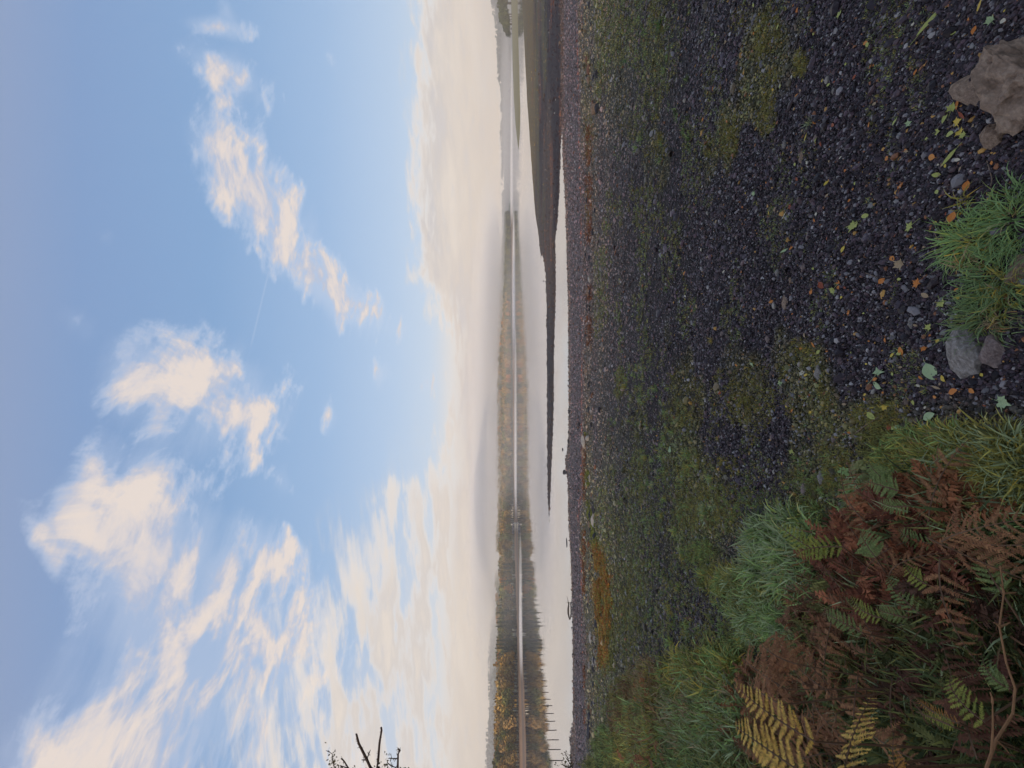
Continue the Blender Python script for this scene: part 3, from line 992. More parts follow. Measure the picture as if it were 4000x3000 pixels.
# ------------------------------------------------------------------ old fence posts walking into the water, from the nearest
M_POST = m_plain('weathered_post', (0.055, 0.042, 0.032), 0.8)
PXS = [(2173, 2972), (2165, 2929), (2160, 2891), (2154, 2854), (2149, 2819), (2144, 2788), (2139.5, 2758), (2135, 2732), (2130.5, 2705), (2127, 2681), (2124, 2659), (2120, 2637), (2117, 2617), (2114, 2597), (2111.5, 2580), (2109, 2562)]
HPX = [29, 26, 24, 22, 20.5, 19.5, 19, 16, 13, 11.5, 9.5, 7.5, 7, 5.5, 3.5, 2.5]
ORDW = ['nearest and tallest', 'second', 'third', 'fourth', 'fifth', 'sixth', 'seventh', 'eighth', 'ninth', 'tenth', 'eleventh', 'twelfth', 'thirteenth', 'fourteenth', 'fifteenth', 'farthest and lowest']
for i, ((px, py), hp) in enumerate(zip(PXS, HPX)):
    x, y = flat_pt(px, py); h = hp * y / FP * 0.97
    mb = MB(); a = random.uniform(-.02, .02)
    mb.tube([(0, 0, -0.9), (0, 0, 0), (a, 0, h * 0.6), (a * 1.6, 0.01, h)], [0.048, 0.048, 0.045, 0.040], 7)
    me = mb.mesh('fence_post', M_POST)
    o = obj('fence_post', me, None, (x, y, 0.0))
    k = 'weed clump at its foot, ' if i == 6 else ''
    tag(o, '%s dark post standing in still water, %s of the row from shore' % ('slim', ORDW[i]), 'post', 'old fence posts in the water')
# clump of drift weed round the seventh post
r = random.Random(4); mb = MB()
for i in range(60):
    a = r.uniform(0, 6.28); q = r.uniform(0.0, 0.16)
    p = Vector((math.cos(a) * q, math.sin(a) * q, r.uniform(0.0, 0.2) * (1 - q / 0.2)))
    mb.tube([p, p + Vector((r.uniform(-.09, .09), r.uniform(-.09, .09), r.uniform(0, .1)))], [0.012, 0.004], 3)
x, y = flat_pt(2139.5, 2758)
x, y = flat_pt(2139, 2758); tag(obj('drift_weed', mb.mesh('drift_weed', M_POST), None, (x, y - 0.02, -0.01)), 'dark clump of drift weed caught round the seventh post', 'weed')
# ------------------------------------------------------------------ air: even haze, low mist on the water, fog on the hill
def vol_mat(name, dens, col, ani=0.0):
    m = bpy.data.materials.new(name); m.use_nodes = True; nt = m.node_tree; nt.nodes.clear()
    o = nt.nodes.new('ShaderNodeOutputMaterial'); v = nt.nodes.new('ShaderNodeVolumePrincipled')
    v.inputs['Color'].default_value = (*col, 1); v.inputs['Density'].default_value = dens; v.inputs['Anisotropy'].default_value = ani
    nt.links.new(v.outputs[0], o.inputs['Volume'])
    return m


hz = MB(); hz.box(-1750, 1950, -60, 1960, -3.2, 128)
tag(obj('haze', hz.mesh('haze', vol_mat('haze_air', 0.00042, (1.0, 0.965, 0.93)))), kind='stuff')


def lens(name, c, r, dens, seed, flat_bottom=None):
    rr = random.Random(seed)
    bm_ = bpy.data.meshes.new(name)
    import bmesh
    bm = bmesh.new(); bmesh.ops.create_icosphere(bm, subdivisions=3, radius=1.0)
    for v in bm.verts:
        k = 1 + 0.16 * mnoise.noise(v.co * 1.7 + Vector((seed, 0, 0)))
        v.co = v.co * k; v.co.x *= r[0]; v.co.y *= r[1]; v.co.z *= r[2]
        if flat_bottom is not None: v.co.z = max(v.co.z, flat_bottom - c[2])
    bm.to_mesh(bm_); bm.free()
    bm_.polygons.foreach_set('use_smooth', [True] * len(bm_.polygons))
    bm_.materials.append(vol_mat(name, dens, (1.0, 0.965, 0.93), -0.2))
    return tag(obj(name, bm_, None, c), kind='stuff')


def at(Y, X_, y):
    return ((1500 - Y) * y / FP, y, CH + (HOR - X_) * y / FP)



def fog(name, c, r, depth, seed, k=5, **kw):
    """nested shells of thin air so the bank has no edge; depth: how much it hides through the middle"""
    for j in range(k):
        f = 0.42 + 0.72 * (j + 0.5) / k
        off = (mnoise.noise(Vector((seed, j, 0.5))) * r[0] * 0.3, 0, mnoise.noise(Vector((seed, j, 2.5))) * r[2] * 0.25)
        lens(name, (c[0] + off[0], c[1] + j * 1.5, c[2] + off[2] * (0 if kw else 1)), (r[0] * f * 1.05, r[1] * f, r[2] * f), depth / k / (1.3 * r[1]), seed * 10 + j, **kw)


fog('hill_fog', at(1560, 1924, 660), (320, 130, 36), 2.7, 1, 7)
fog('hill_fog', at(2080, 1905, 600), (170, 100, 32), 2.6, 2, 7)
fog('hill_fog', at(1880, 1945, 520), (140, 70, 16), 1.6, 3, 5)
fog('hill_fog', at(1180, 1925, 760), (200, 110, 20), 1.6, 4, 5)
fog('hill_fog', at(2080, 1975, 420), (70, 50, 12), 1.2, 5, 4)
fog('hill_fog', at(2750, 1985, 620), (280, 60, 16), 0.7, 9, 3)
fog('hill_fog', at(600, 1980, 950), (420, 90, 20), 0.5, 10, 3)
fog('hill_fog', at(1250, 1990, 370), (90, 40, 11), 0.20, 12, 4)
fog('hill_fog', at(1750, 1985, 300), (80, 40, 11), 0.22, 13, 4)
fog('hill_fog', at(2350, 1990, 185), (45, 20, 7), 0.10, 14, 3)
fog('water_mist', (60, 420, 0.0), (130, 45, 1.5), 2.2, 6, 3)
fog('water_mist', (-80, 300, 0.0), (100, 30, 1.1), 2.0, 7, 3)
fog('water_mist', (300, 720, 0.0), (260, 90, 3.0), 2.0, 8, 3)
fog('water_mist', (-118, 168, 0.0), (45, 16, 0.7), 1.8, 11, 3)

# ------------------------------------------------------------------ near shore
def Gv(Xp, Yp, it=26):
    Xp = np.asarray(Xp, float); Yp = np.asarray(Yp, float)
    y = (CH - 3.3) * FP / np.maximum(Xp - HOR, 5)
    for _ in range(it):
        x = (1500 - Yp) * y / FP
        z = ground_z(x, y)
        y = 0.5 * y + 0.5 * (CH - z) * FP / np.maximum(Xp - HOR, 5)
    x = (1500 - Yp) * y / FP
    return x, y, ground_z(x, y)


def rock_mesh(name, seed, sub=2, cuts=9, mat=None, rough=0.10, depth=(0.62, 0.9)):
    import bmesh
    r = random.Random(seed); bm = bmesh.new()
    bmesh.ops.create_icosphere(bm, subdivisions=sub, radius=1.0)
    planes = []
    for _ in range(cuts):
        n = Vector((r.gauss(0, 1), r.gauss(0, 1), r.gauss(0, 1))).normalized()
        planes.append((n, r.uniform(*depth)))
    off = Vector((seed * 3.1, 0, 0))
    for v in bm.verts:
        p = v.co.copy()
        for n, d in planes:
            q = p.dot(n) - d
            if q > 0: p -= n * q
        p += v.co * (mnoise.fractal(p * 2.2 + off, 1.0, 2.0, 4) * rough)
        v.co = p
    me = bpy.data.meshes.new(name); bm.to_mesh(me); bm.free()
    if mat: me.materials.append(mat)
    return me


R2 = np.random.default_rng(21)
gv_ = g_me.attributes['col']
_c = np.empty(len(Vg) * 4, dtype=np.float32); gv_.data.foreach_get('color', _c); _c = _c.reshape(-1, 4)
_c[:, :3] *= (0.45 + 0.55 * sstep(Vg[:, 1], 9, 24))[:, None]          # shade in the gaps between chips, put into the near ground's colour
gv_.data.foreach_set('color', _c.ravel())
PEBP = [proto('gravel_chip', rock_mesh('gravel_chip', 500 + i, 1, 7, M_PEB, 0.12, (0.5, 0.85))) for i in range(7)]
for q in PEBP: q.data.shade_flat()

# gravel: chips fill the beach; sizes grow down the shore as they do in the place
NP = 400000
Xp = HOR + np.exp(R2.uniform(math.log(204), math.log(2350), NP))
u = R2.random(NP); far_pick = u < 0.45
Xp[far_pick] = R2.uniform(2700, 4350, far_pick.sum())
Yp = R2.uniform(-350, 3350, NP)
x, y, z = Gv(Xp, Yp, 18)
pxs = np.interp(Xp, [2220, 2300, 2500, 3000, 4000, 4400], [5.2, 5.6, 6.0, 7.2, 10.8, 12.5])
size = pxs * y / FP * 0.5 * R2.lognormal(0, 0.45, NP)
big = R2.random(NP) < 0.010; size[big] *= R2.uniform(1.6, 2.6, big.sum())
size = np.minimum(size, 0.09)
col = zone_colour(x, y, z)
t = R2.random(NP)[:, None]; t2 = R2.random(NP)
col = col * (0.35 + 1.9 * t ** 2.2)
near = sstep(Xp, 2350, 2800)
tint = np.array([(1.0, 0.97, 1.05), (1.12, 0.95, 0.92), (0.92, 0.98, 1.10), (1.1, 0.95, 1.08)])[R2.integers(0, 4, NP)]
col *= tint
pale = (t2 < 0.028) & ~big; col[pale] = np.array((0.36, 0.33, 0.31)) * R2.uniform(0.5, 1.1, (pale.sum(), 1))
grey = (t2 > 0.028) & (t2 < 0.10) & ~big; col[grey] = np.array((0.20, 0.18, 0.18)) * R2.uniform(0.6, 1.2, (grey.sum(), 1))
rust = (t2 > 0.16) & (t2 < 0.172); col[rust] = np.array((0.26, 0.11, 0.05)) * R2.uniform(0.6, 1.2, (rust.sum(), 1))
fl = (t2 > 0.172) & (t2 < 0.177) & (Xp > 2500); col[fl] = np.array((0.50, 0.27, 0.07)) * R2.uniform(0.6, 1.1, (fl.sum(), 1))
v = veg_field(Xp, Yp)
keep = (z > -0.03) & (R2.random(NP) > sstep(v, 0, 260) * 0.8)
n = keep.sum()
rot = np.stack([R2.normal(0, 0.45, NP), R2.normal(0, 0.45, NP), R2.uniform(0, 6.28, NP)], -1)
sc3 = np.stack([size * R2.uniform(0.9, 1.35, NP), size * R2.uniform(0.7, 1.0, NP), size * R2.uniform(0.35, 0.7, NP)], -1)
scatter('shingle', PEBP, np.stack([x, y, z + size * 0.18], -1)[keep], rot[keep], sc3[keep], np.clip(col[keep], 0, 1), R2.integers(0, 7, NP)[keep])

# crumbs and weed on the spit, seen edge on
n = 9000
Xp = R2.uniform(2040, 2205, n * 3); Yp = R2.uniform(-300, 2060, n * 3)
yy_ = CH * FP / (Xp - HOR); xx_ = (1500 - Yp) * yy_ / FP
d = sdf_poly(xx_, yy_, PENW); k = (d > -0.15) & (R2.random(n * 3) < np.where(d < 1.2, 1.0, 0.45)); xx_, yy_ = xx_[k], yy_[k]; n = len(xx_)
zz_ = ground_z(xx_, yy_)
cs = zone_colour(xx_, yy_, zz_) * R2.uniform(0.45, 1.35, (n, 1)); s = R2.lognormal(0, 0.5, n) * 0.045
lg = R2.random(n) < 0.02; cs[lg] = (0.3, 0.28, 0.26)
scatter('spit_shingle', PEBP, np.stack([xx_, yy_, zz_ + s * 0.2], -1), np.stack([0 * s, 0 * s, R2.uniform(0, 6.28, n)], -1), np.stack([s * 1.6, s, s * 0.8], -1), cs, R2.integers(0, 7, n))


# grass, moss ---------------------------------------------------------------
def tuft_mesh(name, seed, nb, spread, width, curl, mat, segs=3):
    r = random.Random(seed); mb = MB()
    for i in range(nb):
        a = r.uniform(0, 6.28); q = spread * r.random() ** 0.7; p = Vector((math.cos(a) * q, math.sin(a) * q, -0.05))
        b_ = a + r.uniform(-1.0, 1.0); L = r.uniform(0.55, 1.1); lean = r.uniform(0.1, curl); w = width * r.uniform(0.6, 1.2)
        side = Vector((-math.sin(b_), math.cos(b_), 0)); el = math.radians(88) - lean * 0.5
        V = []; col = []; k = r.uniform(0.65, 1.3); ye = r.random() < 0.2
        for s in range(segs + 1):
            t = s / segs; ww = w * (1 - t ** 1.6) * (0.6 + 0.8 * min(1, t * 3))
            if s == segs: V.append(p.copy())
            else: V += [p - side * ww, p + side * ww]
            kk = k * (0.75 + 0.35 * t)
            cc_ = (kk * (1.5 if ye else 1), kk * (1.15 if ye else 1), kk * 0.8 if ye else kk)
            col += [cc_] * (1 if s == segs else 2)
            p = p + Vector((math.cos(b_) * math.cos(el), math.sin(b_) * math.cos(el), math.sin(el))) * (L / segs)
            el -= lean * (0.6 + 0.8 * r.random())
        Fc = [(2 * s, 2 * s + 1, 2 * s + 3, 2 * s + 2) for s in range(segs - 1)] + [(2 * segs - 2, 2 * segs - 1, 2 * segs)]
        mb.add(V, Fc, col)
    return mb.mesh(name, mat)


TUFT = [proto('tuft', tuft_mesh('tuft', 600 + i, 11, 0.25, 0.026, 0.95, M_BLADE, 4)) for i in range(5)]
SPRIG = [proto('sprig', tuft_mesh('sprig', 700 + i, 11, 0.7, 0.09, 0.9, M_MOSS, 2)) for i in range(4)]


def patch(Xc, Yc, rx, ry, n, h, cols_, seed, power=0.75):
    """apparent middle of the plants -> rooted points"""
    r = np.random.default_rng(seed)
    a = r.uniform(0, 6.283, n); q = r.random(n) ** power
    Xa = Xc + np.cos(a) * q * rx; Ya = Yc + np.sin(a) * q * ry
    x, y, z = Gv(np.maximum(Xa, 2250), Ya, 14)
    Xg = Xa + 0.45 * h * FP / np.maximum(y, 0.7)
    x, y, z = Gv(Xg, Ya, 14)
    hh = h * r.uniform(0.55, 1.25, n)
    c = np.array(cols_)[r.integers(0, len(cols_), n)] * r.uniform(0.7, 1.3, (n, 1))
    return x, y, z, hh, c


LG = (0.29, 0.41, 0.13); BG = (0.36, 0.42, 0.21); OG = (0.24, 0.24, 0.07); YG = (0.44, 0.38, 0.09); BR = (0.24, 0.125, 0.065); DG = (0.10, 0.13, 0.045); ST = (0.42, 0.31, 0.17)
GP = [
    (3040, 2160, 150, 150, 420, .19, [BG, LG, BG], 1), (2930, 2330, 120, 120, 330, .14, [LG, OG, BG], 2), (3000, 2440, 130, 90, 350, .13, [BG, LG], 3), (3180, 2640, 130, 190, 700, .13, [BG, BG, LG], 4),
    (2730, 2160, 60, 55, 130, .09, [LG, OG], 5), (2800, 2270, 90, 60, 200, .11, [LG, OG, YG], 6), (2720, 2640, 170, 90, 260, .26, [LG, OG, YG], 7), (2600, 2860, 180, 190, 900, .20, [OG, LG, BG, ST], 8),
    (2500, 2700, 80, 130, 420, .17, [BR, OG, YG, ST], 9), (3640, 1790, 220, 110, 800, .09, [OG, YG, LG], 10), (3880, 1850, 170, 150, 500, .12, [OG, YG, BG], 11), (3480, 1950, 190, 110, 500, .09, [LG, BG, OG], 12),
    (3850, 2050, 150, 90, 350, .12, [BG, LG], 13), (3650, 2400, 380, 500, 1500, .19, [DG, OG, DG, BG, BR], 14), (3300, 2350, 200, 300, 900, .18, [OG, DG, BR, LG], 15), (3700, 2850, 350, 250, 900, .20, [DG, OG, DG], 16),
    (2400, 2960, 60, 90, 300, .22, [OG, DG, YG], 17), (2300, 2990, 50, 30, 120, .30, [OG, DG], 18), (2650, 2450, 140, 120, 260, .06, [OG, LG, YG], 19), (2850, 2500, 110, 150, 200, .08, [OG, LG], 20),
    (3000, 2850, 200, 200, 900, .16, [OG, DG, BR], 21), (2780, 2840, 150, 150, 700, .22, [OG, LG, BG], 22), (2450, 2450, 40, 170, 200, .07, [YG, OG], 23), (3420, 1780, 80, 120, 160, .05, [OG], 24),
    (2640, 3060, 300, 120, 700, .24, [OG, LG, DG], 25), (3150, 2020, 60, 60, 70, .08, [LG, OG], 26),
    (2480, 2880, 110, 160, 700, .26, [OG, LG, BR, YG], 27), (2420, 2760, 60, 110, 260, .20, [OG, BR], 28), (2350, 2930, 50, 90, 260, .28, [OG, DG, LG], 29),
    (2560, 1750, 130, 260, 260, .06, [LG, OG, BG], 30), (2700, 1980, 150, 200, 300, .05, [OG, LG, YG], 31), (2880, 1980, 130, 130, 200, .05, [OG, LG], 32), (2480, 2120, 90, 260, 200, .06, [LG, OG], 33), (2450, 110, 90, 160, 120, .07, [DG, LG], 34),
    (2600, 2250, 110, 200, 240, .06, [OG, LG, YG], 35), (3180, 1880, 130, 120, 160, .04, [OG, LG], 36),
]
rq = random.Random(55)
GP += [(3800, 960, 150, 190, 24, .09, [ST, YG], 90), (3900, 1180, 100, 120, 20, .08, [ST, YG], 91), (3060, 2200, 150, 170, 70, .14, [ST, YG], 92), (2680, 2760, 230, 200, 130, .22, [ST, ST, BR], 93), (3640, 1800, 200, 120, 90, .08, [ST, BR], 94), (3350, 2450, 300, 350, 160, .18, [ST, BR], 95)]
for i in range(110):
    Yq = rq.uniform(1420, 2560); Xq = rq.uniform(2400, 2430 + (Yq - 1300) * 0.55)
    GP.append((Xq, Yq, rq.uniform(8, 20), rq.uniform(10, 34), rq.randint(4, 14), rq.uniform(.05, .10), [LG, BG, LG, YG], 200 + i))
for i in range(30):
    GP.append((rq.uniform(2380, 2700), rq.uniform(-20, 650), rq.uniform(5, 10), rq.uniform(10, 50), rq.randint(3, 9), rq.uniform(.05, .09), [LG, DG], 400 + i))
acc = [patch(*g) for g in GP]
x, y, z, hh, c = [np.concatenate([a[i] for a in acc]) for i in range(5)]
n = len(x)
scatter('shore_grass', TUFT, np.stack([x, y, z], -1), np.stack([R2.normal(0, .25, n), R2.normal(0, .25, n), R2.uniform(0, 6.28, n)], -1), np.stack([hh] * 3, -1), np.clip(c, 0, 1), R2.integers(0, 5, n))

# mosses: flat sprigs
PX, PY, PZ, PH, PC = [], [], [], [], []
for i, (mx_, my_, rx, ry, a_) in enumerate(MOSSP):
    n = int(a_ * 0.040 * rx * ry) + 80
    h_ = float(np.interp(mx_, [2300, 2600, 3000], [0.06, 0.035, 0.022]))
    q = patch(mx_, my_, rx, ry, n, h_, [(0.21, 0.185, 0.05), (0.16, 0.14, 0.045), (0.26, 0.25, 0.07)], 50 + i)
    fk = fbm(q[0] * 4.5 / np.maximum(1, q[1] * .3), q[1] * 4.5 / np.maximum(1, q[1] * .3), 3) > 0.47
    for L_, v_ in zip((PX, PY, PZ, PH, PC), q): L_.append(v_[fk])
r = np.random.default_rng(9)
Xm = r.uniform(2300, 2410, 9000); Ym = r.uniform(2120, 2620, 9000); k = (in_poly(Xm, Ym, ORM) + r.normal(0, 9, 9000) > 0) & (fbm(Xm / 14.0, Ym / 50.0, 3) > 0.44)
x, y, z = Gv(Xm[k], Ym[k], 14); n = len(x)
PX.append(x); PY.append(y); PZ.append(z); PH.append(r.uniform(0.05, 0.11, n)); PC.append(np.array([(0.42, 0.18, 0.035), (0.30, 0.10, 0.03), (0.30, 0.28, 0.06), (0.36, 0.22, 0.05)])[r.integers(0, 4, n)] * r.uniform(0.6, 1.2, (n, 1)))
# strips of lime moss and rust weed on the drift line
for (Xa, Ya, Xb, Yb, w_, nn, cc_) in ((2290, 1690, 2300, 1990, 5, 500, (0.24, 0.26, 0.05)), (2300, 1980, 2330, 2150, 6, 500, (0.24, 0.26, 0.05)), (2300, 480, 2302, 1350, 7, 1500, (0.26, 0.11, 0.055)),
                                     (2296, 200, 2300, 900, 9, 450, (0.26, 0.24, 0.10)), (2282, 1700, 2280, 2900, 4, 1500, (0.30, 0.12, 0.05)), (2330, 2100, 2385, 2620, 14, 900, (0.22, 0.22, 0.06))):
    t = r.random(nn); Xq = Xa + (Xb - Xa) * t + r.normal(0, w_, nn); Yq = Ya + (Yb - Ya) * t
    gapn = fbm(Yq / 60.0, Xq * 0 + Xa, 3); kk = gapn > 0.42
    x, y, z = Gv(Xq[kk], Yq[kk], 14)
    PX.append(x); PY.append(y); PZ.append(z); PH.append(r.uniform(0.04, 0.10, len(x))); PC.append(np.array(cc_) * r.uniform(0.5, 1.2, (len(x), 1)))
# thin film of algae tufts over the upper gravel
nn = 36000
Xq = HOR + np.exp(r.uniform(math.log(335), math.log(1700), nn)); Yq = r.uniform(-200, 3100, nn)
fv = fbm(Xq / 90.0, Yq / 300.0, 4) + 0.16 * np.clip(sstep(Yq, 1400, 2000) + 0.7 * (1 - sstep(Yq, 200, 700)), 0, 1) - 0.10 * sstep(Xq, 2700, 3100) * (1 - sstep(Yq, 1500, 1900))
kk = fv > 0.565 + r.normal(0, 0.03, nn); Xq, Yq = Xq[kk], Yq[kk]
x, y, z = Gv(Xq, Yq, 14); n = len(x)
PX.append(x); PY.append(y); PZ.append(z); PH.append(np.clip(y * 0.0058, 0.014, 0.07) * r.uniform(0.6, 1.4, n)); PC.append(np.array([(0.25, 0.26, 0.10), (0.20, 0.19, 0.075), (0.24, 0.31, 0.13), (0.28, 0.27, 0.10)])[r.integers(0, 4, n)] * r.uniform(0.6, 1.3, (n, 1)))
x, y, z, hh, c = [np.concatenate(a) for a in (PX, PY, PZ, PH, PC)]
n = len(x)
scatter('low_moss', SPRIG, np.stack([x, y, z], -1), np.stack([0 * x, 0 * x, r.uniform(0, 6.28, n)], -1), np.stack([hh * 1.3, hh * 1.3, hh * 0.7], -1), np.clip(c, 0, 1), r.integers(0, 4, n))

# ------------------------------------------------------------------ separate grass clumps standing out on the gravel
m, nt, b, o = new_mat('grass_clump')
oi = nt.nodes.new('ShaderNodeObjectInfo'); g_ = attr(nt, 'col')
c_ = nmix(1.0, oi.outputs['Color'], g_.outputs['Color'], 'MULTIPLY')
nt.links.new(c_, b.inputs['Base Color']); b.inputs['Roughness'].default_value = 0.5
t = nt.nodes.new('ShaderNodeBsdfTranslucent'); nt.links.new(c_, t.inputs['Color'])
mx = nt.nodes.new('ShaderNodeMixShader'); mx.inputs[0].default_value = 0.3
nt.links.new(b.outputs[0], mx.inputs[1]); nt.links.new(t.outputs[0], mx.inputs[2]); nt.links.new(mx.outputs[0], o.inputs['Surface'])
M_CLUMP = m
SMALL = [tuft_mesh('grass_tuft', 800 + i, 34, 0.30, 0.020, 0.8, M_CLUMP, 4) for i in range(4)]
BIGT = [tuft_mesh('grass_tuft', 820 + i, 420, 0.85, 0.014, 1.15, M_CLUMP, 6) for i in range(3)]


def gtuft(X_, Y_, h, c, label, big=None, group=None):
    x, y, z = [float(q[0]) for q in Gv([X_ + 0.4 * h * FP / 3], [Y_])]
    o = obj('grass_tuft', (BIGT[big] if big is not None else random.choice(SMALL)), None, (x, y, z), (0, 0, random.uniform(0, 6.28)), h)
    o.color = (*c, 1)
    return tag(o, label, 'grass tuft', group)


gtuft(3780, 930, 0.115, (0.30, 0.46, 0.14), 'big lush bright green grass tuft with an orange leaf caught on it', 0)
gtuft(3915, 1090, 0.125, (0.20, 0.31, 0.10), 'dark green grass tuft hanging over the brown slab beside the lush tuft', 1)
gtuft(3860, 1235, 0.120, (0.20, 0.28, 0.10), 'straggly green grass tuft above the pinkish rough stone', 2)
gtuft(3960, 850, 0.130, (0.24, 0.37, 0.12), 'bright grass tuft by the boulder side of the lush tuft', 2)
sm = [(2550, 95, .16, 'dark green bushy tuft topmost of the two near the algae strip', (0.09, 0.20, 0.05)), (2420, 235, .14, 'small dark green round tuft beyond the bushy one', (0.09, 0.20, 0.06)), (2455, 580, .17, 'spiky star shaped green tuft on plain gravel', LG),
      (2492, 1440, .10, 'pale blue green starry tuft alone on the grey shingle', BG), (2408, 1508, .18, 'yellowish green mossy tuft on the grey beach', YG), (2455, 1700, .20, 'dense dark olive tuft beside the green strip of weed', OG),
      (2382, 1650, .12, 'small fresh green tuft near the dark upright stone', LG), (2515, 1560, .09, 'olive green tuft one of a pair on mid beach', OG), (2570, 1572, .08, 'bright green tuft the lower of the pair on mid beach', LG),
      (2602, 1520, .07, 'thin green sprig above the bright pair', LG), (2610, 1690, .10, 'fresh green spiky tuft behind the oval pale leaf', LG), (2625, 1740, .10, 'wide pale green tuft touching the oval pale leaf', BG),
      (2500, 1790, .13, 'yellow green tuft in the middle of the mossy beach', YG), (2530, 1800, .12, 'bright green tuft touching the yellow green one', LG), (2760, 1870, .10, 'large bright tuft on the mossy gravel above the ferns', LG),
      (2680, 1950, .10, 'low spreading tuft on brown mossy gravel', OG), (2530, 1890, .12, 'pale starry tuft on the mossy beach further from camera', BG), (2745, 1800, .06, 'small olive tuft just above the large bright one', OG),
      (2800, 1715, .05, 'tiny yellow green sprig on dark gravel', YG), (2770, 1330, .07, 'small green and yellow tuft alone on the dark shingle', YG), (3160, 475, .06, 'pale rosette of weed among orange flecks', BG), (2915, 345, .07, 'pale leafy spike of weed on the mossy strip', BG), (2580, 270, .10, 'green tuft on the long olive moss strip', LG)]
for X_, Y_, h, lab, c in sm: gtuft(X_, Y_, h, c, lab, None, 'small grass tufts out on the shingle')

# ------------------------------------------------------------------ stones
ROCKM = {'grey': m_rock('grey_stone', (0.12, 0.10, 0.085), (0.29, 0.255, 0.22), (0.48, 0.44, 0.40)), 'brown': m_rock('brown_stone', (0.11, 0.072, 0.046), (0.28, 0.19, 0.13), (0.42, 0.31, 0.215), 3.5),
         'pale': m_rock('pale_stone', (0.26, 0.22, 0.18), (0.42, 0.37, 0.31), (0.58, 0.52, 0.45)), 'dark': m_rock('dark_stone', (0.02, 0.02, 0.024), (0.045, 0.042, 0.048), (0.10, 0.09, 0.10)),
         'pinkish': m_rock('pinkish_stone', (0.15, 0.105, 0.09), (0.27, 0.20, 0.175), (0.42, 0.34, 0.30)), 'rusty': m_rock('rusty_stone', (0.10, 0.045, 0.03), (0.20, 0.10, 0.06), (0.30, 0.20, 0.14)),
         'mossy': m_rock('mossy_stone', (0.06, 0.055, 0.05), (0.12, 0.11, 0.10), (0.20, 0.18, 0.16), 3.5, moss=(0.09, 0.10, 0.03))}
RM = {}
for k_ in ROCKM: RM[k_] = [rock_mesh('stone', 900 + i, 3, 10, ROCKM[k_], 0.16) for i in range(3)]
SMALLROCK = {k_: [rock_mesh('stone', 940 + i, 2, 8, ROCKM[k_], 0.12) for i in range(3)] for k_ in ('dark', 'grey', 'brown', 'rusty', 'pale')}


def stone(X_, Y_, wx, wy, kind_, label, group=None, flat=0.6, rz=None, mesh=None, sink=0.42, cat='stone', name='stone'):
    """wx, wy: apparent size in picture units across and along the shore"""
    x, y, z = [float(q[0]) for q in Gv([X_ + wx * 0.25], [Y_])]
    w = wy * y / FP * 0.5; hgt = wx * y / FP * 0.5
    dep = (CH - z) / y            # steepness of view
    hz = hgt / (math.sqrt(1 + dep * dep)) * 1.05
    o = obj(name, mesh or random.choice(RM[kind_] if max(wx, wy) > 34 else SMALLROCK.get(kind_, RM[kind_])), None, (x, y, z + hz * (0.5 - sink) * flat * 2), (random.uniform(-.15, .15), random.uniform(-.15, .15), rz if rz is not None else random.uniform(-.3, .3)), (w, max(w * 0.6, hz), hz * flat * 1.6))
    return tag(o, label, cat, group)


bigr = rock_mesh('boulder', 1001, 5, 15, ROCKM['brown'], 0.20, (0.45, 0.85))
for v_ in bigr.vertices:
    q = v_.co.copy(); cr = 1 - abs(mnoise.noise(q * 1.9 + Vector((4.2, 1.1, 0)))) * 2.2
    le = math.sin(q.z * 9 + q.x * 3 + mnoise.noise(q * 2) * 3)
    v_.co = q * (1 - 0.16 * max(0, cr) ** 5 + 0.03 * (1 if le > 0 else -1) * min(1, abs(le) * 3))
stone(3975, 285, 290, 560, 'brown', 'big cracked brown boulder half out of the picture with yellow leaves against it', flat=0.75, mesh=bigr, name='boulder', cat='boulder', rz=0.5)
stone(3810, 330, 90, 210, 'brown', 'lower brown ledge of rock leaning on the big cracked boulder', flat=0.5, rz=0.8)
stone(3880, 520, 130, 110, 'brown', 'small pale brown chunk at the foot of the big cracked boulder', flat=0.6)
stone(3775, 1380, 140, 225, 'grey', 'long ridged grey stone lying at the foot of the grass', flat=0.8, rz=0.15)
stone(3880, 1370, 110, 140, 'pinkish', 'rough pinkish stone behind the long ridged grey one', flat=0.9)
stone(3975, 1060, 130, 150, 'brown', 'smooth brown slab under the dark grass tuft', flat=0.5)
stone(3870, 1690, 170, 110, 'mossy', 'dark grey slab sunk in fine olive grass', flat=0.55, rz=0.9)
stone(2965, 2040, 70, 140, 'mossy', 'mossy rock at the head of the tall green grass', flat=0.8)
